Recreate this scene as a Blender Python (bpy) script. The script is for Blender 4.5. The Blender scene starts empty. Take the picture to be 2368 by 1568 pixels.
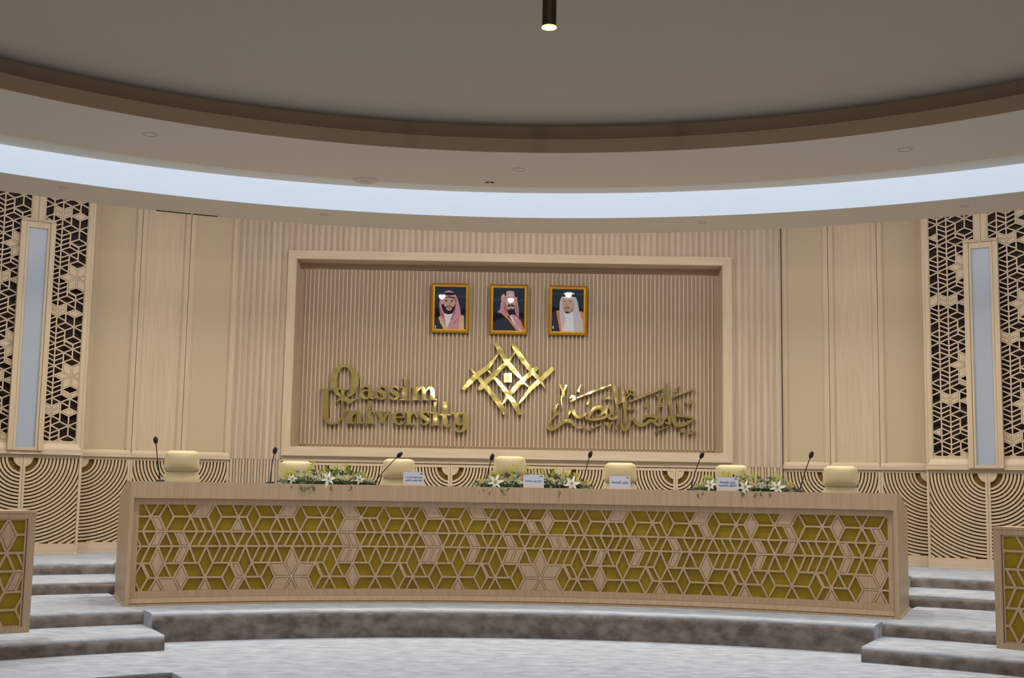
import bpy, math, random
from math import sin, cos, pi, atan2, sqrt, radians
from mathutils import Vector, Matrix

# ------------------------------------------------------------------ camera, world, exposure
SC = bpy.context.scene
COL = SC.collection
F, PIT, ROLL, EYE = 2868.9, 0.118961, 0.016509, 1.68     # focal length in pixels of a 2368 x 1568 frame
_c, _s, _cp, _sp = cos(ROLL), sin(ROLL), cos(PIT), sin(PIT)
cam = bpy.data.cameras.new('camera'); cam.sensor_width = 36; cam.lens = F/2368*36
cam.clip_end = 200
camo = bpy.data.objects.new('camera', cam); COL.objects.link(camo)
camo.matrix_world = Matrix(((_c, -_s, 0, 0), (-_sp*_s, -_sp*_c, -_cp, 0), (_cp*_s, _cp*_c, -_sp, EYE), (0, 0, 0, 1)))
SC.camera = camo
SC.view_settings.view_transform = 'Standard'; SC.view_settings.look = 'None'
SC.view_settings.gamma = 1; SC.view_settings.use_curve_mapping = False
SC.view_settings.exposure = -0.04
SC.cycles.use_denoising = True
SC.cycles.max_bounces = 7; SC.cycles.diffuse_bounces = 4
SC.cycles.caustics_reflective = False; SC.cycles.caustics_refractive = False
SC.cycles.sample_clamp_indirect = 4
W = bpy.data.worlds.new('world'); SC.world = W; W.use_nodes = True
W.node_tree.nodes['Background'].inputs[0].default_value = (.6, .55, .5, 1)
W.node_tree.nodes['Background'].inputs[1].default_value = .02

X0, YC = .06, 6.0                      # centre of the round hall
def lamp_area(name, loc, target, size, power, color, shape='DISK', spread=pi, size_y=None):
    l = bpy.data.lights.new(name, 'AREA'); l.shape = shape; l.size = size; l.energy = power; l.color = color
    l.spread = spread
    if size_y: l.shape = 'RECTANGLE'; l.size_y = size_y
    o = bpy.data.objects.new(name, l); COL.objects.link(o); o.location = loc
    o.rotation_euler = (Vector(target)-Vector(loc)).to_track_quat('-Z', 'Y').to_euler()
    return o
WARM, COOL = (1, .88, .74), (1, .965, .91)
# downlights recessed in the big round soffit
for k in range(14):
    a = 2*pi*k/14 + .11
    x, y = X0+7.8*sin(a), YC+7.8*cos(a)
    lamp_area('downlight_lamp', (x, y, 5.24), (x, y, 0), .22, 40, COOL, spread=radians(125))
for k in range(8):
    a = 2*pi*k/8 + .2
    x, y = X0+4.6*sin(a), YC+4.6*cos(a)
    lamp_area('dome_fill_lamp', (x, y, 5.5), (x, y, 0), .3, 30, COOL, spread=radians(150))  # unseen lamps added under the dome as fill light
# wall washers in the open slot behind the outer rim of the lowest ceiling ring, aimed down at the panelling
for k in range(-6, 7):
    a = radians(k*7.6)
    lamp_area('wall_washer', (X0+11.45*sin(a), YC+11.45*cos(a), 5.85), (X0+14.4*sin(a), YC+14.4*cos(a), 2.5), 1.3, 19, (1, .95, .93), size_y=.06)
# downlights recessed in the lowest ring, over the stage
for k in range(-5, 6):
    a = radians(k*7.4)
    x, y = X0+10.8*sin(a), YC+10.8*cos(a)
    lamp_area('stage_downlight', (x, y, 5.25), (x, y, 3), .10, 40, (1, .90, .77), spread=radians(158))
# stage spotlights high up at the back of the hall
SPOTS = [Vector((-2.3, -1.2, 5.25)), Vector((.1, -1.2, 5.25)), Vector((2.3, -1.2, 5.25))]
for p in SPOTS:
    l = bpy.data.lights.new('stage_spot', 'SPOT'); l.energy = 300; l.color = WARM; l.spot_size = radians(62); l.spot_blend = .6; l.shadow_soft_size = .09
    o = bpy.data.objects.new('stage_spot', l); COL.objects.link(o); o.location = p+Vector((0, .08, -.02))
    o.rotation_euler = (Vector((p.x*.8, 18.5, 2.0))-p).to_track_quat('-Z', 'Y').to_euler()

# ------------------------------------------------------------------ pixel to place
def ray(px, py):
    x = (px-1184)/F; y = -(py-784)/F
    x, y = _c*x-_s*y, _s*x+_c*y
    return Vector((x, _cp-_sp*y, _sp+_cp*y))
CAMP = Vector((0, 0, EYE))
def on_y(px, py, Y): d = ray(px, py); return CAMP + d*(Y/d.y)
def on_z(px, py, z): d = ray(px, py); return CAMP + d*((z-EYE)/d.z)
def on_r(px, py, R):
    d = ray(px, py); a = d.x**2+d.y**2; b = -2*(d.x*X0+d.y*YC); c = X0**2+YC**2-R*R
    return CAMP + d*((-b+sqrt(b*b-4*a*c))/(2*a))
def th_of(p): return atan2(p.x-X0, p.y-YC)
def cyl(th, r, z): return Vector((X0+r*sin(th), YC+r*cos(th), z))

# ------------------------------------------------------------------ materials
def mat(name, color, rough=.6, metal=0, spec=.4, coat=0, emit=None, estr=0, sheen=0):
    m = bpy.data.materials.new(name); m.use_nodes = True
    b = m.node_tree.nodes['Principled BSDF']
    b.inputs['Base Color'].default_value = (*color, 1); b.inputs['Roughness'].default_value = rough
    b.inputs['Metallic'].default_value = metal; b.inputs['Specular IOR Level'].default_value = spec
    b.inputs['Coat Weight'].default_value = coat; b.inputs['Coat Roughness'].default_value = .01
    b.inputs['Sheen Weight'].default_value = sheen
    if emit: b.inputs['Emission Color'].default_value = (*emit, 1); b.inputs['Emission Strength'].default_value = estr
    return m
def noisy(m, c1, c2, scale, vec=(1, 1, 1), detail=4, bump=0, lo=.3, hi=.7, rot=None):
    nt = m.node_tree; N, L = nt.nodes, nt.links; b = N['Principled BSDF']
    tc = N.new('ShaderNodeTexCoord'); mp = N.new('ShaderNodeMapping'); mp.inputs['Scale'].default_value = vec
    n = N.new('ShaderNodeTexNoise'); n.inputs['Scale'].default_value = scale; n.inputs['Detail'].default_value = detail
    r = N.new('ShaderNodeValToRGB'); r.color_ramp.elements[0].position = lo; r.color_ramp.elements[1].position = hi
    r.color_ramp.elements[0].color = (*c1, 1); r.color_ramp.elements[1].color = (*c2, 1)
    L.new(tc.outputs['Object'], mp.inputs['Vector']); L.new(mp.outputs['Vector'], n.inputs['Vector'])
    L.new(n.outputs['Fac'], r.inputs['Fac']); L.new(r.outputs['Color'], b.inputs['Base Color'])
    if bump:
        bp = N.new('ShaderNodeBump'); bp.inputs['Strength'].default_value = bump; bp.inputs['Distance'].default_value = .01
        L.new(n.outputs['Fac'], bp.inputs['Height']); L.new(bp.outputs['Normal'], b.inputs['Normal'])
    return m
wood = noisy(mat('maple_veneer', (.6, .47, .3), .5), (.515, .41, .275), (.595, .485, .335), 3.2, (11, 11, .5))
wood_h = noisy(mat('maple_veneer_horizontal', (.6, .47, .3), .5), (.54, .435, .30), (.62, .51, .365), 3.2, (.5, 11, 11))
flutew = noisy(mat('fluted_maple', (.6, .47, .32), .5), (.48, .385, .27), (.58, .48, .355), 2.2, (9, 9, .35))
deskw = noisy(mat('desk_oak', (.5, .37, .24), .42), (.45, .315, .19), (.53, .39, .25), 3.2, (16, 16, .5))
ribback_shaded = mat('niche_back_board_shaded', (.44, .335, .235), .6)  # darkened so the colour carries the shade in the grooves between ribs
kerf = mat('burnt_cut_edge', (.05, .03, .015), .8)
olive = noisy(mat('olive_gold_panel', (.3, .22, .01), .42, .1), (.26, .168, .0), (.34, .225, .0), 1.6, (1, 1, 1), 5)
olived = noisy(mat('brown_gold_backing', (.1, .06, .01), .5), (.12, .07, .006), (.17, .105, .012), 2)
darkback = noisy(mat('dark_felt_backing', (.03, .022, .02), .9), (.018, .013, .011), (.05, .036, .032), 9)
plaster = mat('ceiling_paint', (.60, .545, .47), .85, spec=.2)
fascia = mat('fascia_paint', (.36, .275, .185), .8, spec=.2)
plaster2 = mat('dome_paint', (.47, .415, .345), .85, spec=.2)
carpet = noisy(mat('grey_carpet', (.5, .5, .5), 1, spec=.1), (.31, .34, .39), (.46, .505, .57), 5, (.9, 1.5, 1.5), 11, .3)
carpet_shaded = noisy(mat('riser_carpet_shaded', (.3, .26, .23), 1, spec=.1), (.125, .10, .09), (.27, .235, .215), 7, (1, 1, 1.3), 10, .4, .33, .70)  # darker copy of the carpet: shade of the upright faces painted in
black = mat('black_foam', (.006, .006, .012), .7)
stemm = mat('dark_metal', (.035, .035, .045), .35, .6)
gold = mat('polished_gold', (.74, .62, .20), .09, .72, spec=.6)
framegold = mat('gilt_frame', (.55, .28, .02), .3, .75)
beadgold = mat('gilt_bead', (.75, .5, .12), .3, .75)
leather = mat('cream_leather', (.52, .455, .275), .42)
chrome = mat('chrome', (.6, .6, .6), .2, 1)
frost = mat('frosted_panel', (.36, .42, .50), .35)
white = mat('white_card', (.55, .58, .70), .3, coat=.3)
rosegold = mat('rose_gold_base', (.7, .5, .42), .35)
ink = mat('blue_ink', (.03, .03, .12), .6)
bronze = mat('bronze_tube', (.035, .018, .007), .5, .2)
glow = mat('cove_diffuser', (.75, .8, .88), .6, emit=(.70, .83, 1), estr=.62)
lampglow = mat('lamp_glow', (1, 1, 1), .4, emit=(1, .93, .8), estr=14)
spotglow = mat('spotlight_lens', (1, 1, 1), .4, emit=(1, .95, .9), estr=50)
ringgold = mat('lamp_reflector', (.9, .7, .2), .3, .6, emit=(1, .75, .25), estr=1.2)
offlens = mat('lamp_lens', (.6, .545, .47), .7)
lensrim = mat('lamp_rim_shadow_gap', (.16, .145, .13), .6)
joint = mat('dark_joint', (.02, .018, .015), .8)
perf = bpy.data.materials.new('perforated_maple'); perf.use_nodes = True
def build_perf(m):
    nt = m.node_tree; N, L = nt.nodes, nt.links; b = N['Principled BSDF']; b.inputs['Roughness'].default_value = .55
    tc = N.new('ShaderNodeTexCoord'); sp = N.new('ShaderNodeSeparateXYZ'); L.new(tc.outputs['Object'], sp.inputs[0])
    def fr(sock):
        a = N.new('ShaderNodeMath'); a.operation = 'MULTIPLY'; a.inputs[1].default_value = 2*pi/.0225; L.new(sock, a.inputs[0])
        c = N.new('ShaderNodeMath'); c.operation = 'COSINE'; L.new(a.outputs[0], c.inputs[0]); return c.outputs[0]
    x, z = fr(sp.outputs['X']), fr(sp.outputs['Z'])
    s = N.new('ShaderNodeMath'); s.operation = 'ADD'; L.new(x, s.inputs[0]); L.new(z, s.inputs[1])
    g = N.new('ShaderNodeMapRange'); g.inputs['From Min'].default_value = .75; g.inputs['From Max'].default_value = 1.15
    L.new(s.outputs[0], g.inputs['Value'])
    mx = N.new('ShaderNodeMix'); mx.data_type = 'RGBA'
    mx.inputs['A'].default_value = (.55, .455, .30, 1); mx.inputs['B'].default_value = (.28, .205, .125, 1)
    L.new(g.outputs[0], mx.inputs['Factor']); L.new(mx.outputs['Result'], b.inputs['Base Color'])
build_perf(perf)

# ------------------------------------------------------------------ mesh helpers
class MB:
    def __init__(s): s.v = []; s.f = []; s.m = []
    def add(s, vs, fs, mi=0):
        n = len(s.v); s.v += [tuple(v) for v in vs]
        for f in fs: s.f.append(tuple(n+i for i in f)); s.m.append(mi)
        return s
    def hexa(s, c, mi=0):     # 8 corners: bottom 4 (ccw), top 4
        return s.add(c, [(0, 3, 2, 1), (4, 5, 6, 7), (0, 1, 5, 4), (1, 2, 6, 5), (2, 3, 7, 6), (3, 0, 4, 7)], mi)
    def box(s, x0, x1, y0, y1, z0, z1, mi=0):
        return s.hexa([(x0, y0, z0), (x1, y0, z0), (x1, y1, z0), (x0, y1, z0), (x0, y0, z1), (x1, y0, z1), (x1, y1, z1), (x0, y1, z1)], mi)
    def prism(s, A, B, mi=0):  # two matching loops
        n = len(A)
        return s.add(list(A)+list(B), [tuple(range(n))[::-1], tuple(range(n, 2*n))]+[(i, (i+1) % n, n+(i+1) % n, n+i) for i in range(n)], mi)
    def tube(s, pts, rad, n=10, mi=0, cap=True):
        pts = [Vector(p) for p in pts]; rings = []
        if not isinstance(rad, (list, tuple)): rad = [rad]*len(pts)
        up = Vector((.13, .27, 1)).normalized()
        for i, p in enumerate(pts):
            t = (pts[min(i+1, len(pts)-1)]-pts[max(i-1, 0)]).normalized()
            a = t.cross(up)
            if a.length < .05: a = t.cross(Vector((1, 0, 0)))
            a.normalize(); b = t.cross(a)
            rings.append([p+rad[i]*(a*cos(2*pi*k/n)+b*sin(2*pi*k/n)) for k in range(n)])
        vs = [v for r in rings for v in r]; fs = []
        for i in range(len(pts)-1):
            for k in range(n): fs.append((i*n+k, i*n+(k+1) % n, (i+1)*n+(k+1) % n, (i+1)*n+k))
        if cap: fs += [tuple(range(n))[::-1], tuple((len(pts)-1)*n+k for k in range(n))]
        return s.add(vs, fs, mi)
    def lathe(s, prof, n=24, c=(0, 0, 0), mi=0):
        vs = [(c[0]+r*cos(2*pi*k/n), c[1]+r*sin(2*pi*k/n), c[2]+z) for r, z in prof for k in range(n)]
        fs = [(i*n+k, i*n+(k+1) % n, (i+1)*n+(k+1) % n, (i+1)*n+k) for i in range(len(prof)-1) for k in range(n)]
        return s.add(vs, fs, mi)
    def sph(s, c, rx, ry=None, rz=None, n=10, m=7, mi=0, M=None):
        ry = ry or rx; rz = rz or rx; vs = []; c = Vector(c)
        for i in range(m+1):
            p = pi*i/m
            for k in range(n):
                v = Vector((rx*sin(p)*cos(2*pi*k/n), ry*sin(p)*sin(2*pi*k/n), rz*cos(p)))
                if M: v = M @ v
                vs.append(c+v)
        return s.add(vs, [(i*n+k, (i+1)*n+k, (i+1)*n+(k+1) % n, i*n+(k+1) % n) for i in range(m) for k in range(n)], mi)
    def arc(s, r0, r1, z0, z1, t0, t1, n=48, mi=0):   # solid sector of a ring, thetas from +Y
        for i in range(n):
            a, b = t0+(t1-t0)*i/n, t0+(t1-t0)*(i+1)/n
            s.hexa([cyl(a, r0, z0), cyl(b, r0, z0), cyl(b, r1, z0), cyl(a, r1, z0), cyl(a, r0, z1), cyl(b, r0, z1), cyl(b, r1, z1), cyl(a, r1, z1)], mi)
        return s
    def sweep(s, prof, t0, t1, n=48, mi=0, closed=True, cap=None):  # closed (r,z) profile swept round the hall, one skin
        k = len(prof); vs = [cyl(t0+(t1-t0)*i/n, r, z) for i in range(n+1) for r, z in prof]; fs = []
        for i in range(n):
            for j in range(k if closed else k-1):
                q = (j+1) % k; fs.append((i*k+j, (i+1)*k+j, (i+1)*k+q, i*k+q))
        s.add(vs, fs, mi)
        if closed and abs(t1-t0) < 2*pi-.01:
            for c in (0, n*k): s.add(vs[c:c+k], [tuple(range(k))], mi if cap is None else cap)
        return s
    def build(s, name, m, parent=None, smooth=False, bevel=0, bseg=2, loc=None):
        me = bpy.data.meshes.new(name); me.from_pydata(s.v, [], s.f)
        for x in (m if isinstance(m, (list, tuple)) else [m]): me.materials.append(x)
        me.polygons.foreach_set('material_index', s.m)
        if smooth: me.polygons.foreach_set('use_smooth', [True]*len(s.f))
        me.update()
        o = bpy.data.objects.new(name, me); COL.objects.link(o)
        if bevel:
            b = o.modifiers.new('bevel', 'BEVEL'); b.width = bevel; b.segments = bseg; b.limit_method = 'ANGLE'
        if parent: o.parent = parent
        if loc: o.location = loc
        return o
def tag(o, label, cat, group=None, kind=None):
    o['label'] = label; o['category'] = cat
    if group: o['group'] = group
    if kind: o['kind'] = kind
    return o
def thing(name, label, cat, loc=(0, 0, 0), rz=0, group=None, M=None):
    o = bpy.data.objects.new(name, None); COL.objects.link(o); o.empty_display_size = .1
    if M is not None: o.matrix_world = M
    else: o.location = loc; o.rotation_euler = (0, 0, rz)
    return tag(o, label, cat, group)
def struct(name, mb, m, **k):
    o = mb.build(name, m, **k); o['kind'] = 'structure'; return o
def dup(root, label=None, loc=None, rz=None, M=None):
    r = root.copy(); COL.objects.link(r)
    if M is not None: r.matrix_world = M
    else:
        if loc is not None: r.location = loc
        if rz is not None: r.rotation_euler = (0, 0, rz)
    if label: r['label'] = label
    for ch in list(root.children):
        c = ch.copy(); COL.objects.link(c); c.parent = r
        for g in list(ch.children):
            d = g.copy(); COL.objects.link(d); d.parent = c
    return r

# ------------------------------------------------------------------ floor and steps (all concentric)
HALF = radians(27.5); HALF2 = radians(26.2)
m = MB(); m.sweep([(.01, -.4), (6.1, -.4), (6.1, 0), (.01, 0)], radians(-29.8), radians(300), 90); m.sweep([(6.1, -.4), (17, -.4), (17, 0), (6.1, 0)], 0, 2*pi, 120)
fl = struct('floor', m, carpet); MB().sweep([(6.085, -.15), (6.1, -.15), (6.1, -.012), (6.085, -.012)], radians(-60), radians(-29.8), 24).build('riser', carpet_shaded, fl)
struct('trim_1', MB().sweep([(.3, -.5), (6.09, -.5), (6.09, -.15), (.3, -.15)], radians(-60), radians(-29.9), 24), carpet)
def dais(name, r0, r1, z0, z1, t0, t1):
    top = MB().sweep([(r0+.02, z1-.035), (r1, z1-.035), (r1, z1), (r0+.055, z1), (r0+.03, z1-.006), (r0+.02, z1-.02)], t0, t1, 60)
    o = struct(name, top, carpet, smooth=False)
    r = MB().sweep([(r0, z0), (r1, z0), (r1, z1-.035), (r0+.02, z1-.035), (r0+.005, z1-.05), (r0, z1-.07)], t0, t1, 60, cap=1).build('riser', [carpet_shaded, carpet], o)
    return o
OUT = radians(62)
dais('trim_2', 8.2, 10.5, 0, .30, -HALF, HALF)
dais('trim_3', 10.5, 14.9, 0, .60, -HALF2, HALF2)
for sgn, n in ((-1, 4), (1, 8)):
    t = sorted((sgn*HALF, sgn*OUT))
    dais('trim_%d' % n, 7.55, 8.7, 0, .15, *t)
    dais('trim_%d' % (n+1), 8.62, 10.9, 0, .30, *t)
    t = sorted((sgn*HALF2, sgn*OUT))
    dais('trim_%d' % (n+2), 10.8, 12.1, 0, .45, *t)
    dais('trim_%d' % (n+3), 12.0, 15.2, 0, .60, *t)

# ------------------------------------------------------------------ ceiling
RF, RS, RW, RO = 7.02, 8.58, 10.30, 11.28
ZS = EYE+3.58
m = MB()
m.lathe([(.001, 5.60), (7.20, 5.60)], 128, (X0, YC, 0))
struct('ceiling', m, plaster2)
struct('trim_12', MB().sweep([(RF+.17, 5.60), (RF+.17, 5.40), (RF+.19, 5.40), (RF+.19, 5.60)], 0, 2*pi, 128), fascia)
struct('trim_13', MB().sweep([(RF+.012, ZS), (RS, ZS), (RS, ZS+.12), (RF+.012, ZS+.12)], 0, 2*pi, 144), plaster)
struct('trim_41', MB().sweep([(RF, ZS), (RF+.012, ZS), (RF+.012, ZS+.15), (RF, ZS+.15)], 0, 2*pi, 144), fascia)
struct('trim_14', MB().sweep([(RS-.3, 5.60), (RW+.05, 5.60), (RW+.05, 5.66), (RS-.3, 5.66)], 0, 2*pi, 144), plaster)
struct('trim_15', MB().sweep([(RW, ZS), (RO, ZS), (RO, ZS+.20), (RW, ZS+.20)], 0, 2*pi, 144), plaster)
m = MB().sweep([(RW-.012, ZS+.006), (RW-.002, ZS+.006), (RW-.002, 5.60), (RW-.012, 5.60)], 0, 2*pi, 144)
tag(m.build('cove_light', glow), 'glowing white-blue light band curving round the ceiling recess', 'light')
struct('trim_16', MB().lathe([(9, 6.75), (17.2, 6.75)], 96, (X0, YC, 0)), plaster)
struct('wall_back', MB().lathe([(16.0, -.5), (16.0, 6.8)], 96, (X0, YC, 0)), wood)

def ceiling_disc(name, px, py, z, rad, label, cat, group=None, on=False, rim=True):
    p = on_z(px, py, z)
    t = thing(name, label, cat, (p.x, p.y, z), 0, group)
    MB().lathe([(rad, .01), (rad, -.002), (rad*.96, -.003), (rad*.955, .004), (rad*.95, .01)], 28).build('rim', lensrim, t)
    MB().lathe([(rad*.955, .002), (rad*.5, -.001), (.0005, -.001)], 28).build('lens', offlens, t)
    return t
for px, py, w in ((347, 311, 'left of the centre of the wide upper soffit, over the left steps'), (1200, 392, 'at the middle of the upper soffit'), (2093, 346, 'at the right of the upper soffit')):
    ceiling_disc('downlight', px, py, ZS, .075, 'round recessed downlight '+w, 'light', 'downlights in the upper soffit')
for px, py, w in ((147, 434, 'above the left lattice screen'), (750, 497, 'above the left end of the niche'), (1623, 515, 'above the right end of the niche'), (2230, 477, 'above the right lattice screen')):
    ceiling_disc('downlight', px, py, ZS, .055, 'small recessed downlight in the lower ceiling ring '+w, 'light', 'downlights in the lower ring')
p = on_z(849, 421, ZS); t = thing('smoke_detector', 'wide round white detector on the edge of the upper soffit', 'detector', (p.x, p.y-.1, ZS))
MB().lathe([(.14, .004), (.14, -.01), (.12, -.022), (.0005, -.024)], 32).build('housing', plaster, t, smooth=True)
MB().lathe([(.07, -.02), (.065, -.035), (.0005, -.037)], 24).build('sensor_cap', plaster, t, smooth=True)
p = on_z(1133, 427, ZS); t = thing('ceiling_speaker', 'small round ceiling fitting with two dark slots near the light band', 'detector', (p.x, p.y-.08, ZS))
MB().lathe([(.055, .004), (.055, -.008), (.0005, -.012)], 24).build('housing', plaster, t)
for s in (-1, 1): MB().box(s*.03-.02, s*.03+.02, -.058, -.048, -.012, -.001).build('slot', joint, t)
for a, b in ((366, 446), (451, 507)):
    y0 = 479+(a-350)*.11
    ta, tb = th_of(on_z(a, 481.5+(a-366)*.1, ZS)), th_of(on_z(b, 481.5+(b-366)*.1, ZS))
    o = MB().sweep([(RO-.035, ZS-.006), (RO+.004, ZS-.006), (RO+.004, ZS+.004), (RO-.035, ZS+.004)], ta, tb, 10).build('air_slot', joint)
    tag(o, 'narrow dark air slot on the ceiling edge, '+('longer left one over the plain wood panel' if a < 400 else 'shorter right one over the perforated panel'), 'vent', 'air slots on the ceiling edge')

def pendant(loc, label):
    t = thing('pendant_lamp', label, 'lamp', loc, 0, 'tube pendant lamps')
    x, y, z = loc; R = .044
    MB().lathe([(R, 0), (R, 5.6-z)], 28).build('tube', bronze, t, smooth=True)
    MB().lathe([(R, 0), (R+.004, -.002), (R+.003, .006), (R, .008)], 28).build('reflector_ring', ringgold, t)
    MB().lathe([(R*.98, .002), (.0005, -.012)], 28).build('glowing_lens', lampglow, t, smooth=True)
    MB().lathe([(.07, 5.56-z), (.07, 5.6-z), (.0005, 5.6-z)], 28).build('ceiling_cup', bronze, t)
    return t
pl = on_y(1270, 64, 7.5)
pendant(tuple(pl), 'bronze tube pendant lamp glowing at its tip, hanging from the dome')
LAMPS = SPOTS
for p, w_ in zip(SPOTS, ('leftmost', 'middle', 'rightmost')):
    t = thing('stage_spotlight', 'round stage spotlight over the seating, mirrored in the %s portrait' % w_, 'lamp', tuple(p), 0, 'stage spotlights over the seating')
    b = MB(); b.tube([(0, -.28, .05), (0, 0, 0)], .10, 24); b.build('housing', bronze, t, smooth=False)
    b = MB(); b.tube([(0, .0, 0), (0, .004, -.001)], .092, 24); b.build('glowing_lens', spotglow, t)
    MB().tube([(0, -.15, .1), (0, -.15, .35)], .015, 8).build('mount', bronze, t)

# ------------------------------------------------------------------ geometric lattice pattern
n_ = 1.2; A_ = 5.6; P_ = 12.4
def period_lines():
    """segments (u0,row0,u1,row1) in units of the half triangle"""
    L = []
    def d(u0, r, u1): L.append((u0, r, u1, r+1))
    for c in (0, A_): d(c-1, 0, c); d(c+1, 0, c); d(c, 1, c-1); d(c, 1, c+1)
    for c in (2.2, 9.0): d(c, 0, c-1); d(c, 0, c+1); d(c-1, 1, c); d(c+1, 1, c)
    d(A_+n_, 1, A_+n_+1)
    for c in (2.2, 9.0):
        for k in range(3): d(c+k*n_, 2, c+k*n_+1)
    for u in (6.6, 7.8, 9.0, 1.0, 2.2): d(u, 2, u-1)
    for c in (1.2, 8.0): d(c, 3, c-1); d(c, 3, c+1); d(c-1, 4, c); d(c+1, 4, c)
    for u in (0, 3.2, 4.4, 5.6, 10, 11.2): d(u, 3, u-1)
    d(5.6, 3, 6.6)
    for a in (4.6, 11.4): d(a, 4, a-1); d(a, 4, a+1); d(a-1, 5, a); d(a+1, 5, a)
    d(2.2, 4, 3.2); d(11.62, 4, 12.62)
    for c in (1.2, 8.0): d(c, 5, c-1); d(c, 5, c+1)
    L += [(3.2, 1, 8.0, 1), (10.0, 1, 13.6, 1), (0, 2, P_, 2), (0, 3, P_, 3), (2.2, 4, 7.0, 4), (9.0, 4, 12.6, 4), (5.6, 5, 10.4, 5), (12.4, 5, 16.0, 5)]
    return L
CELL = {
 '0d': (0, (2.2, 4.6), (3.2, 5.6)), '0f': (0, (6.6, 9.0), (5.6, 8.0)), '0g': (0, (9, 11.4), (10, 12.4)),
 '1a': (1, (0, 0), (-1, 1)), '1b': (1, (0, 1.2), (1, 2.2)), '1d': (1, (3.2, 5.6), (2.2, 4.6)),
 '1f1': (1, (5.6, 6.8), (6.6, 7.8)), '1f2': (1, (6.8, 8.0), (7.8, 9.0)),
 '2a1': (2, (2.2, 3.4), (3.2, 4.4)), '2a2': (2, (3.4, 4.6), (4.4, 5.6)), '2b2': (2, (7.8, 9.0), (6.8, 8.0)),
 '2c1': (2, (9, 10.2), (10, 11.2)), '2c2': (2, (10.2, 11.4), (11.2, 12.4)), '2d': (2, (1, 2.2), (0, 1.2)),
 '3b1': (3, (3.2, 4.4), (2.2, 3.4)), '3b2': (3, (4.4, 5.6), (3.4, 4.6)), '3c1': (3, (10, 11.2), (9, 10.2)),
 '4b': (4, (4.6, 7.0), (5.6, 8.0)), '4d': (4, (9, 11.4), (8, 10.4)), '4s': (4, (-.78, .2), (.22, 1.2)),
 '5b': (5, (1.2, 3.6), (2.2, 4.6)), '5d': (5, (5.6, 8.0), (4.6, 7.0)), '5e': (5, (8, 10.4), (9, 11.4)),
 '5s': (5, (0, 1.2), (-1, .2)), 't0': (5, (8, 8), (7, 9)), 't1': (5, (1.2, 1.2), (.2, 2.2)),
}
RH = {'R1': (0, 2.2), 'R2': (0, 9.0), 'C1': (3, 1.2), 'C0': (3, 8.0), 'A0': (4, 4.6), 'A1': (4, 11.4)}
def cell_poly(key):
    if key in RH: r, c = RH[key]; return [(c, r), (c+1, r+1), (c, r+2), (c-1, r+1)]
    r, (a, b), (c, d) = CELL[key]
    q = [(a, r), (b, r), (d, r+1), (c, r+1)]
    if abs(a-b) < 1e-6: q = [q[0]]+q[2:]
    return q
def clip_poly(P, axis, lim, sign):
    out = []
    for i in range(len(P)):
        a, b = P[i-1], P[i]; ia, ib = (a[axis]-lim)*sign >= 0, (b[axis]-lim)*sign >= 0
        if ia != ib:
            t = (lim-a[axis])/(b[axis]-a[axis]); out.append((a[0]+t*(b[0]-a[0]), a[1]+t*(b[1]-a[1])))
        if ib: out.append(b)
    return out
def inset(P, d):
    n = len(P); ar = sum(P[i-1][0]*P[i][1]-P[i][0]*P[i-1][1] for i in range(n)); sg = 1 if ar > 0 else -1; lines = []
    for i in range(n):
        (x0, y0), (x1, y1) = P[i], P[(i+1) % n]; L = sqrt((x1-x0)**2+(y1-y0)**2)
        if L < 1e-6: return None
        nx, ny = -(y1-y0)/L*sg, (x1-x0)/L*sg; lines.append((x0+nx*d, y0+ny*d, (x1-x0)/L, (y1-y0)/L))
    out = []
    for i in range(n):
        x0, y0, dx0, dy0 = lines[i-1]; x1, y1, dx1, dy1 = lines[i]; det = dx0*dy1-dy0*dx1
        if abs(det) < 1e-6: return None
        t = ((x1-x0)*dy1-(y1-y0)*dx1)/det; out.append((x0+dx0*t, y0+dy0*t))
    ar2 = sum(out[i-1][0]*out[i][1]-out[i][0]*out[i-1][1] for i in range(n))
    return out if ar2*sg > 1e-5 else None
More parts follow.
